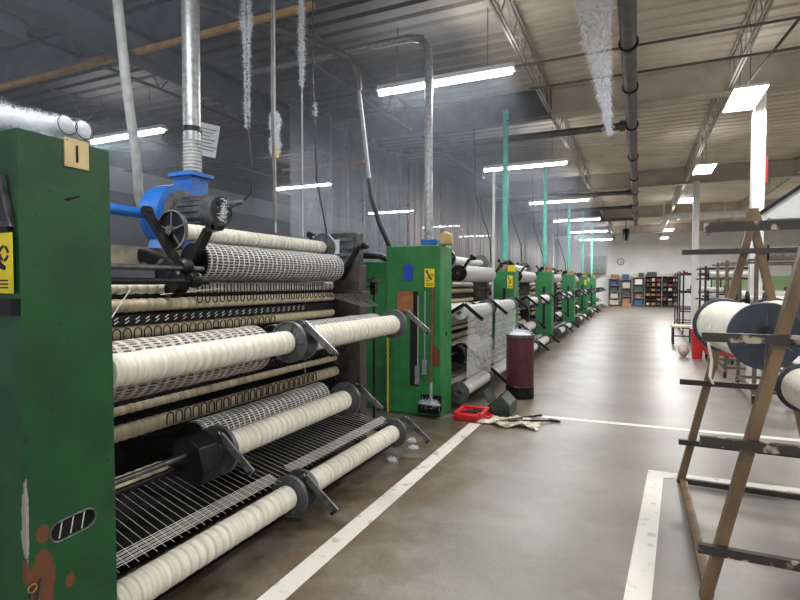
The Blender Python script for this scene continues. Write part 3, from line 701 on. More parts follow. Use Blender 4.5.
# items on the second cabinet (front face at y = 5.79)
yf = 5.785
single('sign', MB().box((-2.6, yf-.006, 1.63), (-2.48, yf, 1.81)).box((-2.57, yf-.01, 1.8), (-2.51, yf, 1.83)), m_signblue, 'small blue sign on the second green cabinet', 'sign')
warning_sign((-2.32, yf-.006, 1.55), (1, 0, 0), .125, .22, 'yellow warning sign above the broom on the second green cabinet')
single('cardboard_pad', MB().box((-2.68, yf-.012, 1.24), (-2.47, yf-.004, 1.5)).box((-2.65, yf-.02, 1.45), (-2.5, yf-.012, 1.48)), M('brown_card', (166, 108, 66), (138, 88, 52), 9, .7), 'brown card holder on the front of the second green cabinet', 'holder')
t = thing('broom', 'brown handled brush standing in a black tray against the second cabinet', 'broom', (-2.22, yf-.06, .1))
part('handle', MB().tube([(-2.22, yf-.05, .25), (-2.215, yf-.03, 1.54)], .014, 8), m_copper, t)
part('ferrule', MB().tube([(-2.22, yf-.05, .2), (-2.22, yf-.05, .42)], .02, 8), m_galv, t)
part('bristles', MB().fuzz([(-2.32, yf-.06, .16), (-2.13, yf-.06, .16)], 500, [.05, .05], .06, .004), m_lint, t)
part('tray', MB().box((-2.36, yf-.11, .06), (-2.1, yf-.01, .08)).box((-2.36, yf-.11, .08), (-2.1, yf-.1, .16)).box((-2.36, yf-.02, .08), (-2.1, yf-.01, .26)), m_black, t)
single('hook_rod', MB().tube([(-2.31, yf-.03, .55), (-2.31, yf-.02, 1.5)], .008, 6).box((-2.34, yf-.04, .5), (-2.28, yf-.015, .68)), m_galv, 'thin steel rod with pale grip left of the broom handle', 'rod')
single('hook_rod', MB().tube([(-2.4, yf-.03, .42), (-2.4, yf-.02, 1.45)], .008, 6).box((-2.435, yf-.04, .38), (-2.375, yf-.015, .6)), m_galv, 'thin steel rod with pale grip in the dark slot of the second cabinet', 'rod')
b = MB(); z = .03; q = 0
while z < 1.15:
    ring_ = [(.012*math.cos(R(a)), .028*math.sin(R(a))) for a in range(0, 361, 40)]
    b.tube([((-2.8+u if q % 2 else -2.8), (yf-.03 if q % 2 else yf-.03+u), z+v) for u, v in ring_], .005, 5, False); z += .042; q += 1
single('chain', b, m_rope, 'yellow plastic chain hanging beside the second green cabinet', 'chain')
single('rust_plate', MB().prism([(-2.235, .62), (-2.13, .6), (-2.125, .8), (-2.2, .86), (-2.24, .74)], yf-.002, yf+.004, 'XZ'), m_rustp, 'rust coloured patch plate low on the second green cabinet', 'plate')
t = thing('valve', 'blue valve box on top of the second green cabinet', 'valve', (-2.3, 6.0, 2.05))
part('body', MB().box((-2.42, 5.9, 2.05), (-2.22, 6.1, 2.13)), m_blue, t, bevel=.01)
part('elbow', MB().lathe([(.05, 0), (.05, .06), (.035, .07), (.035, .16)], (-2.36, 6, 2.13), (0, 0, 1), 14), m_galv, t)
b = MB().prism([(-2.17, 2.05), (-2.02, 2.06), (-2.03, 2.18), (-2.1, 2.22), (-2.18, 2.16)], 5.86, 5.98, 'XZ'); single('work_glove', b, M('glove_tan', (206, 176, 124), (180, 150, 100), 9, .8, bump=.3), 'tan work glove lying on the corner of the second cabinet top', 'glove', bevel=.02)
t = thing('electrical_cabinet', 'grey control box with a white paper behind the near machine end', 'control box', (-3.25, 5.5, 0))
part('post', MB().box((-3.28, 5.5, 0), (-3.2, 5.58, 1.7)), m_post, t)
part('box', MB().box((-3.4, 5.4, 1.7), (-3.05, 5.6, 2.2)), m_motor, t, bevel=.01)
b = MB()
for j in range(5): b.box((-3.38, 5.385, 1.74+j*.09), (-3.07, 5.4, 1.78+j*.09))
part('louvre', b, m_steel, t)
part('paper', MB().box((-3.34, 5.375, 1.95), (-3.26, 5.384, 2.12)), m_paper, t)
b = MB().tube([(-2.95, 6.1, 1.9), (-3.05, 6.05, 1.95), (-3.25, 6.0, 1.96), (-3.4, 6.0, 1.93)], .045, 10); single('hose_end', b, m_cord, 'thick black hose end lying on the lower part of the second cabinet', 'hose')
# ------------------------------------------------------------------ blower, pipes, poles
t = thing('blower', 'bright blue fan blower with dusty grey motor above the near machine', 'blower', (-3.4, 3.09, 1.9))
cx, cy, cz = -3.43, 3.09, 2.15
vol = [(cy+(.23+.07*a/360)*math.cos(R(a+60)), cz+(.23+.07*a/360)*math.sin(R(a+60))) for a in range(0, 301, 12)]
vol = vol+[(cy+.27, cz+.34), (cy+.08, cz+.34), (cy+.1, cz+.2)]
part('volute', MB().prism(vol, cx-.1, cx+.1, 'YZ'), m_blue, t, bevel=.012)
part('outlet_flange', MB().box((cx-.12, cy+.05, cz+.33), (cx+.14, cy+.3, cz+.36)), m_blue, t)
part('inlet_plate', MB().lathe([(.0001, 0), (.19, 0), (.19, .012), (.13, .03), (.0001, .03)], (cx+.1, cy, cz), (1, 0, 0), 32), m_motor, t)
part('pedestal', MB().prism([(cy-.2, 1.852), (cy+.2, 1.852), (cy+.12, cz-.1), (cy-.12, cz-.1)], cx-.08, cx+.08, 'YZ'), m_blue, t)
part('inlet_pipe', MB().tube([(cx, cy-.2, cz-.02), (cx, cy-1.3, cz-.02)], .04, 10), m_blue, t)
mt = part('motor', MB().lathe([(.0001, .12), (.115, .12), (.13, .15), (.13, .46), (.12, .5), (.0001, .505)], (cx, cy, cz), (1, 0, 0), 28), m_motor, t)
b = MB()
for a in range(0, 360, 20): b.bar((cx+.17, cy+.135*math.cos(R(a)), cz+.135*math.sin(R(a))), (cx+.4, cy+.135*math.cos(R(a)), cz+.135*math.sin(R(a))), .01, .012)
part('fins', b, m_motor, mt)
b = MB()
for r_ in (.03, .055, .08, .105): b.tube([(cx+.508, cy+r_*math.cos(R(a)), cz+r_*math.sin(R(a))) for a in range(0, 361, 20)], .004, 5, False)
part('fan_guard', b, m_black, mt)
part('lint_clump', MB().fuzz([(cx+.51, cy-.02, cz-.06), (cx+.515, cy+.02, cz+.07)], 260, [.03, .05], .04, .003), m_lint, mt)
t = thing('exhaust_pipe', 'grey galvanized pipe rising from the blue blower to the roof', 'pipe', (cx+.02, cy+.18, cz+.36))
px_, py_ = cx+.02, cy+.18
part('pipe_run', MB().tube([(px_, py_, cz+.36), (px_, py_, 5.15)], .072, 18), m_galv, t)
part('flex_joint', MB().lathe([(.078 if q % 2 else .07, cz+.37+q*.014) for q in range(20)], (px_, py_, 0), (0, 0, 1), 18), m_hose, t)
part('clamp', MB().lathe([(.075, 2.86), (.08, 2.86), (.08, 2.9), (.075, 2.9)], (px_, py_, 0), (0, 0, 1), 18), m_black, t)
b = MB().tube([(-4.0, 3.0, 5.15), (-3.98, 3.01, 4.2), (-3.94, 3.07, 3.3), (-3.95, 3.16, 2.7), (-4.05, 3.27, 2.35), (-4.12, 3.4, 2.15), (-4.15, 3.7, 2.05), (-4.15, 4.0, 2.0)], .04, 10)
single('hose', b, m_hose, 'pale grey hose dropping from the roof left of the blower', 'hose')
b = MB().tube([(-3.0, 3.1, 2.2), (-2.9, 3.14, 2.21), (-2.8, 3.18, 2.23)], [.02, .035, .02], 10); single('plug_connector', b, m_motor, 'grey cable plug sticking out right of the blower motor', 'connector')
b = MB().tube([(-2.79, 3.19, 2.24), (-2.74, 3.2, 2.3), (-2.72, 3.2, 2.5), (-2.76, 3.2, 2.9), (-2.76, 3.2, 5.1)], .009, 8)
t = thing('power_cable', 'black cable with clumps of lint dropping to the blower motor plug', 'cable', (-2.7, 3.26, 2.24))
part('cord', b, m_cord, t)
part('lint', MB().fuzz([(-2.76, 3.2, 2.8), (-2.76, 3.2, 3.0), (-2.76, 3.2, 3.3), (-2.76, 3.2, 3.5), (-2.76, 3.2, 3.62), (-2.76, 3.2, 3.9)], 3600, [.01, .025, .03, .035, .06, .02], .03, .0022), m_dustlint, t, kind='stuff')
b = MB().tube([(-2.74, 3.5, 2.1), (-2.76, 3.5, 3.2), (-2.74, 3.5, 5.1)], .012, 8); single('conduit_drop', b, m_pipe, 'thin dark conduit hanging beside the lint covered power cable', 'conduit')
def cord_with_lint(name, x, y, z0, pts, rad, n, label, mat=m_hose, r=.008, yellow=None):
    t = thing(name, label, 'cord', (x, y, z0))
    part('cord', MB().tube([(x, y, z0), (x, y, 5.15)], r, 8), mat, t)
    part('lint', MB().fuzz([(x, y, z) for z in pts], n*3, rad, .03, .0022), m_lint, t, kind='stuff')
    if yellow: part('clip', MB().box((x-.02, y-.02, yellow), (x+.02, y+.02, yellow+.07)), m_tarp, t, 'yellow clip')
    return t
cord_with_lint('hanging_cord', -2.81, 3.6, 2.03, [2.68, 2.76, 2.84, 2.92, 2.98, 3.03], [.03, .06, .035, .05, .055, .02], 1500, 'hanging cord with a thick lint clump and yellow clip above the near rolls', yellow=2.66)
cord_with_lint('hanging_cord', -2.83, 4.02, 2.03, [3.4, 3.7, 4.0, 4.2], [.015, .04, .04, .02], 900, 'thin grey cord with lint near the top, right of the yellow clip')
t = thing('pull_cable', 'black cable sloping down from a lint covered hook to the far top roll', 'cable', (-2.87, 4.46, 2.05))
part('cord', MB().tube([(-2.85, 4.47, 2.07), (-2.86, 4.3, 2.6), (-2.8, 4.15, 3.6), (-2.75, 4.1, 5.1)], .007, 8), m_cord, t)
part('lint', MB().fuzz([(-2.805, 4.2, 3.2), (-2.8, 4.19, 3.3)], 90, [.03, .02], .03, .003), m_lint, t, kind='stuff')
# steel riser and elbow over the second cabinet
b = MB().tube([(-2.36, 6, 2.22), (-2.36, 6, 4.32), (-2.38, 6, 4.48), (-2.46, 6, 4.59), (-2.6, 6, 4.63), (-5.2, 6, 4.63)], .05, 14)
single('riser_pipe', b, m_galv, 'steel pipe rising from the second cabinet and bending left under the roof', 'pipe')
t = thing('hose', 'grey hose curving down from a dark elbow pipe to the second cabinet', 'hose', (-3.2, 6, 1.98))
part('elbow_pipe', MB().tube([(-4.7, 3.6, 4.62), (-3.75, 5.4, 4.6), (-3.42, 5.9, 4.5), (-3.34, 6.0, 4.28), (-3.34, 6, 4.1)], .045, 10), m_pipe, t)
part('flexible_end', MB().tube([(-3.34, 6, 4.12), (-3.28, 6, 3.7), (-3.18, 6, 2.9)], .027, 10), m_hose, t)
part('black_end', MB().tube([(-3.19, 6, 2.95), (-3.15, 6, 2.7), (-3.03, 6, 2.35), (-2.92, 6.05, 2.08), (-2.88, 6.1, 1.93)], .032, 10), m_cord, t, 'black lower end')
for i in range(2, 7):
    Y1 = CABS[i]; zt = CABZ[i]
    t = thing('riser_pole', 'teal painted riser pole standing on the cabinet %s along the row' % ORD[i], 'pole', (-2.35, Y1-.2, zt), 'teal riser poles')
    part('pole', MB().tube([(-2.35, Y1-.2, zt+.22), (-2.35, Y1-.2, 4.9)], .056, 12), m_teal, t)
    part('fitting', MB().lathe([(.06, 0), (.06, .06), (.04, .08), (.04, .22)], (-2.35, Y1-.2, zt), (0, 0, 1), 12), m_beamgrey, t)
    part('valve', MB().box((-2.27, Y1-.3, zt), (-2.15, Y1-.15, zt+.12)), m_tarp if i == 2 else m_card, t)
for i, (x, y_, z0) in enumerate(((-2.75, 10.5, 2.0), (-2.5, 12.4, 2.0), (-2.6, 16.2, 1.9), (-2.6, 21.5, 1.9))):
    b = MB().tube([(x, y_, z0), (x-.05, y_+.1, z0+.5), (x-.35, y_+.1, 3.4), (x-.4, y_+.1, 4.9)], .014, 8)
    single('drop_cable', b, m_cord, 'black drop cable slanting down to the machine row, %s beyond the second cabinet' % NUM[i], 'cable', 'drop cables of the machine row')
b = MB().tube([(-2.6, 10.1, 0), (-2.6, 10.1, 3.8)], .028, 10); single('white_conduit', b, m_white, 'thin white upright pipe left of the first teal pole', 'conduit')

# hanging lint web from the ceiling pipe
b = MB()
top, tip = 4.62, 2.95
for q in range(4200):
    u = random.random()**1.1; z = top+(tip-top)*u; wdt = .42*(1-u)**.95+.02
    x = -.24-wdt*random.random(); p = V((x, 5.0+random.uniform(-.06, .06)*(1-u), z))
    d = V((random.gauss(0, .6), random.gauss(0, .5), -1+random.gauss(0, .7))).normalized(); e = V((random.gauss(0, 1), random.gauss(0, 1), random.gauss(0, 1))).normalized()
    ln = random.uniform(.02, .075); kx = d.cross(e).normalized()*.0013; a_, c_ = p, p+d*ln*.5; f_ = c_+(d+e*.8).normalized()*ln*.5
    b.quad(a_-kx, a_+kx, c_+kx, c_-kx); b.quad(c_-kx, c_+kx, f_+kx, f_-kx)
single('lint_web', b, m_dustlint, 'long ragged web of lint hanging beside the ceiling pipe', 'lint')

# ------------------------------------------------------------------ floor things by the second cabinet
t = thing('fibre_drum', 'maroon fibre drum heaped with white lint beside the machines', 'drum', (-1.49, 7.3, 0))
part('barrel', MB().lathe([(.0001, .01), (.185, .01), (.19, .03), (.19, .86), (.18, .86), (.18, .8), (.0001, .8)], (-1.49, 7.3, 0), (0, 0, 1), 36), m_maroon, t)
part('bottom_band', MB().lathe([(.188, 0), (.195, 0), (.195, .17), (.19, .175)], (-1.49, 7.3, 0), (0, 0, 1), 36, caps=False), m_black, t, 'black band round the bottom')
part('rim', MB().lathe([(.178, .85), (.197, .85), (.197, .885), (.178, .885), (.178, .85)], (-1.49, 7.3, 0), (0, 0, 1), 36, caps=False), m_steel, t)
single('drum_lint', MB().sphere((-1.49, 7.3, .86), .165, 10, (1, 1, .3)).fuzz([(-1.6, 7.3, .89), (-1.38, 7.3, .89)], 600, [.08, .08], .05, .003), m_lint, 'white lint heaped in the open top of the maroon drum', 'lint')
t = thing('tool_case', 'red plastic tool case lying open on the floor by the second cabinet', 'tool case', (-1.78, 5.95, 0))
part('shell', MB().box((-1.95, 5.75, 0), (-1.6, 6.1, .075)).box((-1.95, 5.75, .075), (-1.9, 6.1, .1)).box((-1.65, 5.75, .075), (-1.6, 6.1, .1)).box((-1.95, 6.05, .075), (-1.6, 6.1, .11)), m_red, t, bevel=.012)
part('handle', MB().tube([(-1.6, 5.84, .04), (-1.54, 5.85, .04), (-1.54, 5.99, .04), (-1.6, 6.0, .04)], .014, 8), m_red, t)
for q in range(3): part('latch', MB().box((-1.9+.1*q, 5.735, .03), (-1.86+.1*q, 5.752, .075)), m_red, t)
for q, (xa, ya) in enumerate(((-1.88, 5.84), (-1.84, 5.92), (-1.78, 5.98))):
    single('wrench', MB().tube([(xa, ya, .088), (xa+.17, ya+.03, .088)], .01, 6).lathe([(.02, -.008), (.02, .008)], (xa+.17, ya+.03, .088), (0, 0, 1), 10), m_black, 'dark hand tool lying in the red case, %s from the front' % NUM[q], 'wrench', 'tools in the red case')
t = thing('tool_box', 'open grey-green metal tool box with gable ends and a hinged lid', 'tool box', (-1.52, 6.2, 0))
ob = [(-.13, 0), (.13, 0), (.13, .13), (0, .24), (-.13, .13)]
part('end_panel', MB().prism([(-1.5+u, v) for u, v in ob], 6.12, 6.135, 'XZ'), m_toolgreen, t)
part('end_panel', MB().prism([(-1.5+u, v) for u, v in ob], 6.5, 6.515, 'XZ'), m_toolgreen, t)
part('tray', MB().box((-1.63, 6.135, 0), (-1.37, 6.5, .012)).box((-1.63, 6.135, .012), (-1.618, 6.5, .13)).box((-1.382, 6.135, .012), (-1.37, 6.5, .13)), m_toolgreen, t)
part('lid', MB().bar((-1.375, 6.32, .135), (-1.48, 6.32, .24), .36, .012, (0, 0, 1)), m_toolgreen, t)
part('lid', MB().bar((-1.63, 6.32, .14), (-1.7, 6.32, .28), .36, .012, (0, 0, 1)), m_toolgreen, t)
for q in range(4): single('hand_tool', MB().tube([(-1.6+.045*q, 6.18, .05), (-1.58+.045*q, 6.42, .17)], .013, 6), (m_steel, m_copper, m_black, m_red)[q], '%s handled hand tool sticking up in the open tool box' % ('steel', 'brown', 'black', 'red')[q], 'hand tool', 'tools in the tool box')
b = MB(); n = 34
from mathutils import noise
def rag(u, v):
    a = noise.noise((u*3.1, v*3.1, 1.7)); c = noise.noise((u*7, v*7, 4.2)); e = noise.noise((u*2.3, v*2.3, 8.1))
    return (-1.6+.62*u+.1*a*math.sin(v*9)+.05*c, 5.68+.36*v+.09*e+.05*math.sin(u*11), .008+.075*abs(a)*abs(math.sin(u*3.1416)**.5)+.04*abs(c))
for i in range(n):
    for j in range(n):
        b.quad(rag(i/n, j/n), rag((i+1)/n, j/n), rag((i+1)/n, (j+1)/n), rag(i/n, (j+1)/n))
single('rag', b, m_cloth, 'crumpled pale rag spread on the floor beside the red case', 'rag')
for q, (p0, p1, lb) in enumerate((((-1.3, 5.75, .06), (-.85, 6.15, .015), 'long dark wrench lying across the rag tip toward the white line'), ((-1.25, 6.1, .015), (-1.05, 6.33, .015), 'short black tool on the floor beside the open tool box'), ((-1.42, 5.7, .055), (-1.2, 5.95, .055), 'steel tool lying on the crumpled rag'))):
    b = MB().tube([p0, p1], .012, 6).lathe([(.025, -.01), (.025, .01)], p1, (0, 0, 1), 10)
    if q == 0: b.bar((-.92, 6.19, .015), (-.79, 6.12, .015), .02, .02)
    single('wrench', b, (m_black, m_black, m_steel)[q], lb, 'wrench', 'tools on the floor')
for q, (x, y_, n_) in enumerate(((-2.05, 4.75, 50), (-1.95, 4.55, 60), (-1.98, 4.15, 50))):
    single('lint_tuft', MB().fuzz([(x-.03, y_, .02), (x+.04, y_, .02)], n_*3, [.02, .02], .035, .004), m_lint, 'small white lint tuft on the floor by the near machine, %s from the camera' % ('third', 'second', 'first')[q], 'lint', 'lint tufts on the floor')

# ------------------------------------------------------------------ wooden spool rack at right
t = thing('spool_rack', 'brown A-frame spool rack with chipped cross bars at right front', 'rack', (.8, 3.85, 0))
for yy, s_ in ((3., 0), (4.7, 1)):
    ax_, az_ = (.77, 2.12)
    part('leg', MB().bar((.33, yy, 0), (ax_+.02, yy, az_), .05, .065, (0, 1, 0)), m_rack, t)
    part('leg', MB().bar((1.24, yy+.03, 0), (ax_, yy+.03, az_+.02), .05, .065, (0, 1, 0)), m_rack, t)
    part('apex_plate', MB().prism([(ax_-.06, az_-.1), (ax_+.08, az_-.1), (ax_+.04, az_+.04), (ax_-.02, az_+.04)], yy-.035, yy-.027, 'XZ'), m_rack, t)
for zz in (1.87, 1.335, .82, .28):
    part('cross_bar', MB().box((.29, 2.93, zz-.022), (1.7, 2.965, zz+.022)), m_rackbar, t)
for zz, xa in ((1.84, .31), (1.335, .5), (.82, .31), (.34, .31), (.03, .36)):
    part('cross_bar', MB().box((xa, 4.63, zz-.02), (1.6, 4.665, zz+.02)), m_rackdark, t)
part('chipped_strip', MB().box((.5, 4.59, .35), (1.5, 4.63, .385)), m_rackbar, t)
part('base_rail', MB().box((.325, 3.03, .0), (.375, 4.67, .04)), m_rack, t)
part('base_rail', MB().box((1.2, 3.06, .0), (1.25, 4.69, .04)), m_rack, t)

def spool(loc, L, r, ry, rz, label, near=True, tail=False):
    t = thing('yarn_spool', label, 'yarn spool', loc, 'big spools on the wooden rack'); t.rotation_euler.z = rz
    link('shaft', MB().tube([(0, -.5, 0), (0, L+.4, 0)], .014, 10).mesh('shaft'), m_steel, t)
    link('yarn', MB().lathe([(.03, .012)]+[(ry*(1+.006*math.sin(q*2.3)), .012+(L-.024)*q/30) for q in range(31)]+[(.03, L-.012)], n=40, caps=False).mesh('yarn'), m_spoolyarn, t)
    def fl(y, sgn):
        b = MB().lathe([(.012, y-.012), (r*.97, y-.012), (r, y-.006), (r, y+.006), (r*.97, y+.012), (.012, y+.012)], n=48)
        b.lathe([(.02, y-sgn*.012), (.05, y-sgn*.022), (.05, y-sgn*.012)], n=20)
        o = link('flange', b.mesh('flange'), m_spool, t)
        c = MB()
        for q in range(6):
            g = math.pi*q/3+.5; c.bar((.04*math.cos(g), y-sgn*.013, .04*math.sin(g)), (r*.8*math.cos(g), y-sgn*.013, r*.8*math.sin(g)), .004, .004, (0, 1, 0))
        link('rib', c.mesh('rib'), m_steel, o)
    if near: fl(0, 1)
    fl(L, -1)
    if tail:
        b = MB(); pts = [(-ry*.9, .42, .06), (-ry-.004, .42, 0), (-ry-.006, .42, -.1), (-ry+.012, .42, -.2), (-ry+.004, .42, -.3), (-ry+.02, .42, -.34)]
        for p, q in zip(pts, pts[1:]): b.bar(p, q, .006, .05, (0, 1, 0))
        link('loose_end', b.mesh('loose_end'), m_spoolyarn, t)
spool((.615, 3.3, 1.32), .78, .18, .158, R(7), 'big white yarn spool with dark flange facing the camera on the rack middle bars', tail=True)
spool((.98, 3.35, .96), .55, .15, .125, R(5), 'white yarn spool on the lower rack bars at the right picture edge', near=False)
spool((.98, 4.2, 1.32), .62, .17, .15, R(4), 'white yarn spool half hidden behind the front spool of the rack')

# sheet metal chute
t = thing('chute', 'grey sheet metal chute sloping up to the right behind the rack top', 'chute', (1.5, 5.6, 2.1))
sd = [(.97, 2.2), (2.6, 3.42), (2.6, 2.9), (1.35, 2.16), (1.05, 2.16)]
part('side_panel', MB().prism(sd, 5.5, 5.515, 'XZ'), m_sheetmetal, t)
part('side_panel', MB().prism(sd, 6.1, 6.115, 'XZ'), m_sheetmetal, t)
part('floor_sheet', MB().bar((1.05, 5.8, 2.17), (2.6, 5.8, 2.95), .58, .01, (0, 0, 1)), m_sheetmetal, t)
part('top_rail', MB().bar((.95, 5.49, 2.2), (2.6, 5.49, 3.44), .03, .03), m_black, t)
for q in range(3):
    xx = 1.3+.35*q; part('stiffener', MB().box((xx, 5.485, 2.2+.42*(xx-1)), (xx+.02, 5.5, 2.2+.73*(xx-.97))), m_steel, t)
for xx in (1.6, 2.4): part('hanger_rod', MB().tube([(xx, 5.8, 2.6+.6*(xx-1.6)), (xx, 5.8, 5.2)], .01, 6), m_steel, t)
single('light_pole', MB().tube([(2.1, 7, 5.2), (1.35, 9.3, 4.45)], .02, 8), m_pipe, 'thin grey brace rod slanting from the roof toward the nearest panel light', 'rod')

# wheeled racks behind the spool rack
def caster(t, x, y):
    b = MB().lathe([(.0001, -.018), (.05, -.018), (.06, -.01), (.06, .01), (.05, .018), (.0001, .018)], (x, y, .06), (1, 0, 0), 18)
    w = part('caster', b, m_rubber, t); part('fork', MB().box((x-.028, y-.02, .06), (x-.022, y+.02, .15)).box((x+.022, y-.02, .06), (x+.028, y+.02, .15)).box((x-.03, y-.03, .14), (x+.03, y+.03, .16)), m_steel, w)
def roll_cart(x0, x1, y0, y1, h, label, mat, rails):
    t = thing('roll_cart', label, 'cart', ((x0+x1)/2, (y0+y1)/2, 0), 'wheeled roll racks at right')
    for x in (x0, x1):
        for y in (y0, y1):
            part('post', MB().box((x-.022, y-.022, .16), (x+.022, y+.022, h)), mat, t); caster(t, x, y)
    part('base_frame', MB().box((x0, y0-.025, .16), (x1, y0+.025, .2)).box((x0, y1-.025, .16), (x1, y1+.025, .2)).box((x0-.025, y0, .16), (x0+.025, y1, .2)).box((x1-.025, y0, .16), (x1+.025, y1, .2)), mat, t)
    for z in rails:
        for y in (y0, y1): part('rail', MB().box((x0-.1, y-.03, z-.015), (x1, y-.022, z+.015)), mat, t)
        for x in (x0, x1): part('rail', MB().box((x-.03, y0, z-.012), (x-.022, y1, z+.012)), mat, t)
    return t
m_cart = M('cart_brown', (112, 98, 86), (84, 74, 66), 8, .5, .3)
roll_cart(1.4, 2.7, 8.1, 9.3, 1.95, 'wheeled brown roll rack on casters behind the spool rack', m_cart, (.55, 1.25, 1.9))
roll_cart(1.35, 2.5, 10.2, 11.3, 1.98, 'wheeled roll rack second behind the spool rack', m_cart, (.6, 1.3, 1.93))
roll_cart(1.45, 2.6, 14.2, 15.4, 2.0, 'wheeled roll rack beyond the red bin', m_rackdark, (.6, 1.2, 1.7, 1.95))
roll_cart(1.3, 2.5, 18.6, 20.2, 2.0, 'dark wheeled roll rack farthest down the aisle', m_rackdark, (.7, 1.3, 1.9))
roll_cart(1.3, 2.5, 21.2, 22.6, 2.0, 'dark wheeled rack just beyond the one past the stool', m_rackdark, (.7, 1.3, 1.9))
def xroll(x0, x1, y, z, r, mat, label):
    t = thing('fabric_roll', label, 'fabric roll', (x0, y, z), 'fabric rolls on the carts')
    part('fabric', MB().lathe([(.02, 0)]+[(r, (x1-x0)*q/8) for q in range(9)]+[(.02, x1-x0)], (x0, y, z), (1, 0, 0), 24, caps=False), mat, t)
    part('core', MB().tube([(x0-.12, y, z), (x1+.08, y, z)], .02, 8), m_black, t)
    for s_ in (x0, x1): part('flange', MB().lathe([(.02, s_-.012), (.14, s_-.012), (.14, s_+.012), (.02, s_+.012)], (0, y, z), (1, 0, 0), 24), m_black, t)
for q, (y_, z, mt_) in enumerate(((8.1, 1.99, m_galv), (8.1, 1.34, m_greyyarn), (9.3, 1.34, m_greyyarn))):
    xroll(1.5, 2.65, y_, z, .07, mt_, ('grey roll lying across the top of the caster rack', 'pale roll on the middle rail of the caster rack, front', 'pale roll on the middle rail of the caster rack, back')[q])
for q, (y_, z) in enumerate(((10.2, 1.39), (11.3, 1.39), (14.2, 1.29), (14.2, 1.79), (18.6, 1.39))):
    xroll(1.5, 2.4, y_, z, .075, m_greyyarn, 'pale fabric roll on the %s' % ('second roll rack, front rail', 'second roll rack, back rail', 'rack beyond the red bin, middle rail', 'rack beyond the red bin, upper rail', 'farthest rack but one, middle rail')[q])

t = thing('waste_bin', 'bright red square bin beside the aisle at right', 'bin', (1.15, 12.65, 0))
part('body', MB().prism([(1.07, 0), (1.24, 0), (1.27, .62), (1.04, .62)], 12.5, 12.78, 'XZ'), m_red, t)
part('rim', MB().box((1.02, 12.48, .6), (1.29, 12.8, .64)), m_red, t)
t = thing('wagon', 'low red wheeled crate just right of the red bin', 'cart', (1.45, 12.3, 0))
part('tub', MB().box((1.28, 11.9, .16), (1.75, 12.6, .48)).box((1.26, 11.88, .46), (1.77, 12.62, .5)), m_red, t)
for x, y_ in ((1.32, 11.95), (1.7, 11.95), (1.32, 12.55), (1.7, 12.55)): caster(t, x, y_)
single('sack', MB().sphere((.92, 12.8, .15), .15, 10, (.72, .9, 1)).lathe([(.11, .15), (.12, .17), (.11, .19)], (.92, 12.8, 0), (0, 0, 1), 20), m_cloth, 'round pale sack on the floor left of the red bin', 'sack')
t = thing('stool', 'small bench stool with a pale top left of the red bin', 'stool', (1.02, 15.6, 0))
part('top', MB().box((.82, 15.3, .44), (1.32, 15.95, .48)), m_card if False else M('pale_top', (206, 196, 176), (186, 176, 156), 6, .6), t)
for x, y_ in ((.86, 15.34), (1.28, 15.34), (.86, 15.9), (1.28, 15.9)): part('leg', MB().box((x-.02, y_-.02, 0), (x+.02, y_+.02, .44)), m_rackdark, t)
part('stretcher', MB().box((.86, 15.33, .2), (1.28, 15.35, .23)), m_rackdark, t)

# ------------------------------------------------------------------ far wall
t = thing('wall_clock', 'round white wall clock on the far wall', 'clock', (-1.15, YF-.02, 3.1))
part('rim', MB().lathe([(.2, 0), (.24, 0), (.24, .05), (.2, .05), (.2, 0)], (-1.15, YF-.06, 3.1), (0, 1, 0), 28, caps=False), m_black, t)
part('dial', MB().lathe([(.0001, 0), (.205, 0), (.205, .04), (.0001, .04)], (-1.15, YF-.05, 3.1), (0, 1, 0), 28), m_white, t)
part('hand', MB().bar((-1.15, YF-.055, 3.1), (-1.07, YF-.055, 3.2), .012, .02, (0, 1, 0)), m_ink, t)
part('hand', MB().bar((-1.15, YF-.055, 3.1), (-1.02, YF-.055, 3.02), .012, .02, (0, 1, 0)), m_ink, t)
m_shelfd = M('shelf_dark', (64, 40, 38), (48, 30, 30), 4, .6); m_shelfg = M('shelf_grey', (150, 148, 142), (130, 128, 122), 4, .5)
boxcols = {'grey': m_motor, 'brown': m_card, 'blue': M('tote_blue', (70, 96, 150), (54, 78, 128), 5, .6), 'green': M('tote_green', (70, 96, 76), (54, 78, 62), 5, .6), 'red': M('tote_red', (140, 66, 54), (112, 50, 42), 5, .6), 'white': m_white, 'black': m_black, 'tan': m_cloth}
cn = list(boxcols)
random.seed(11)
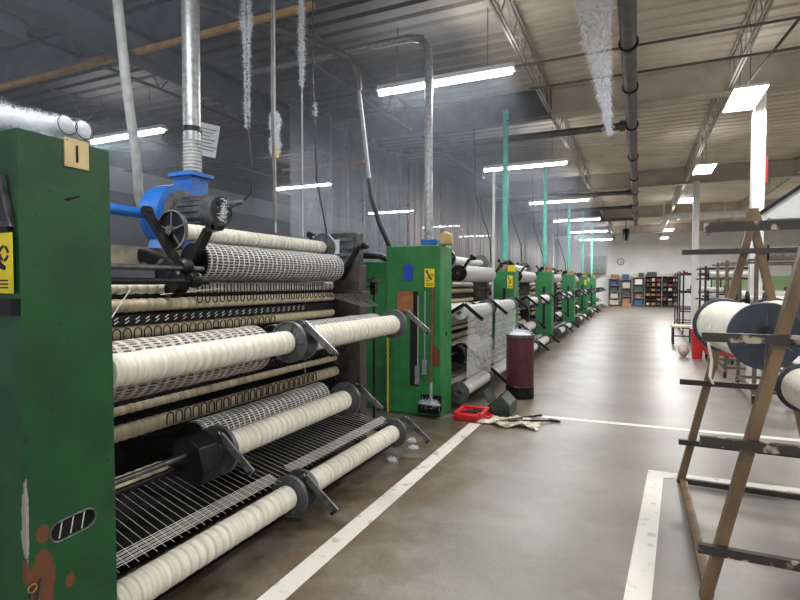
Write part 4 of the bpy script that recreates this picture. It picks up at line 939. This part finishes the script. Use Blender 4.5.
def shelf(x0, x1, h, rows, cols, mat, dname, where):
    y1 = YF-.08; y0 = y1-.5
    t = thing('shelving_unit', '%s shelving unit against the far wall, %s' % (dname, where), 'shelf', ((x0+x1)/2, y0, 0), 'shelving along the far wall')
    for q in (x0, x1-.03): part('side_panel', MB().box((q, y0, 0), (q+.03, y1, h)), mat, t)
    part('back_panel', MB().box((x0, y1-.02, 0), (x1, y1, h)), mat, t)
    for r in range(rows+1): z = .06+(h-.1)*r/rows; part('shelf', MB().box((x0+.03, y0, z), (x1-.03, y1-.02, z+.03)), mat, t)
    for c in range(1, cols): xx = x0+(x1-x0)*c/cols; part('divider', MB().box((xx-.01, y0+.02, .06), (xx+.01, y1-.02, h-.05)), mat, t)
    ro = ['bottom', 'second', 'third', 'fourth', 'fifth', 'sixth']; pos = ['left', 'middle', 'right'] if cols == 3 else ['left', 'right'] if cols == 2 else ['single']
    for r in range(rows):
        for c in range(cols):
            z = .09+(h-.1)*r/rows+.001; cw = (x1-x0)/cols; xc = x0+cw*(c+.5); ch = (h-.1)/rows-.05
            cname = random.choice(cn if dname != 'dark brown' else ['brown', 'red', 'green', 'black', 'tan', 'grey', 'black']); w = cw*random.uniform(.45, .8)/2; hh = ch*random.uniform(.45, .85)
            b = MB().box((xc-w, y0+.05, z), (xc+w, y0+.4, z+hh)).box((xc-w*1.04, y0+.04, z+hh*.8), (xc+w*1.04, y0+.41, z+hh))
            single('storage_box', b, boxcols[cname], '%s box in the %s unit, %s, %s shelf, %s bay' % (cname, dname, where, ro[r], pos[c]), 'box', 'boxes on the far shelving')
shelf(-1.9, -1.15, 1.9, 4, 1, m_shelfg, 'grey', 'leftmost')
shelf(-1.1, -.4, 1.85, 3, 1, m_shelfg, 'grey', 'second from left')
shelf(-.35, .4, 2.0, 4, 1, m_shelfg, 'grey', 'middle')
shelf(.45, 1.45, 2.05, 6, 3, m_shelfd, 'dark brown', 'left of the two')
shelf(1.5, 2.45, 2.05, 6, 3, m_shelfd, 'dark brown', 'right of the two')
for q, (x, z, w, h, c) in enumerate(((-1.5, 1.9, .5, .3, 'brown'), (-.8, 1.85, .45, .35, 'blue'), (-.15, 2.0, .3, .25, 'tan'), (.2, 2.0, .3, .3, 'grey'), (.85, 2.05, .6, .3, 'grey'), (1.9, 2.05, .5, .2, 'tan'))):
    single('storage_box', MB().box((x-w/2, YF-.55, z+.001), (x+w/2, YF-.2, z+h)).box((x-w/2-.01, YF-.56, z+h*.8), (x+w/2+.01, YF-.19, z+h)), boxcols[c], '%s box on top of the far shelving, %s from left' % (c, NUM[q]), 'box', 'boxes on top of the far shelving')
single('carton', MB().box((-1.0, YF-1.1, 0), (-.4, YF-.65, .2)).box((-.98, YF-1.0, .2), (-.6, YF-.7, .34)), m_card, 'orange-brown cartons on the floor before the grey shelving', 'carton')
# wall tray left of the shelving, red extinguisher sign at the wall
single('wall_unit', MB().box((-3.4, YF-.6, 2.3), (-2.1, YF-.05, 3.5)), m_shelfg, 'grey cabinet high at the left end of the far wall', 'cabinet')
single('red_sign', MB().box((2.75, YF-.03, 2.2), (3.05, YF-.001, 2.36)), m_red, 'small red sign low on the far wall right of the shelves', 'sign')

# lint haze hanging in the air of the hall
hz = bpy.data.materials.new('lint_haze'); hz.use_nodes = True; hz.node_tree.nodes.remove(hz.node_tree.nodes['Principled BSDF'])
vs = hz.node_tree.nodes.new('ShaderNodeVolumeScatter'); vs.inputs['Density'].default_value = .016; vs.inputs['Color'].default_value = (.78, .86, 1, 1); vs.inputs['Anisotropy'].default_value = .5
hz.node_tree.links.new(vs.outputs[0], hz.node_tree.nodes['Material Output'].inputs['Volume'])
o = single('haze', MB().box((-12.9, -5.9, 2.35), (-1.3, 33., 5.19)), hz, 'thin bluish lint haze under the roof above the machine row and left bay', 'haze'); o['kind'] = 'stuff'
# ------------------------------------------------------------------ world, camera, view
w = bpy.data.worlds.new('world'); S.world = w; w.use_nodes = True
bg = w.node_tree.nodes['Background']; bg.inputs[0].default_value = (.9, .95, 1, 1); bg.inputs[1].default_value = 1.0
cam = bpy.data.cameras.new('camera'); cam.sensor_width = 36; cam.lens = 520/800*36; cam.clip_end = 200
co = bpy.data.objects.new('camera', cam); COL.objects.link(co); co.location = (0, 0, 1.6)
yaw = math.atan2(238, 520); co.rotation_euler = (R(90)-math.atan2(17, 520), 0, yaw)
S.camera = co
S.view_settings.view_transform = 'Standard'; S.view_settings.look = 'None'; S.view_settings.gamma = 1; S.view_settings.use_curve_mapping = False
S.view_settings.exposure = .35
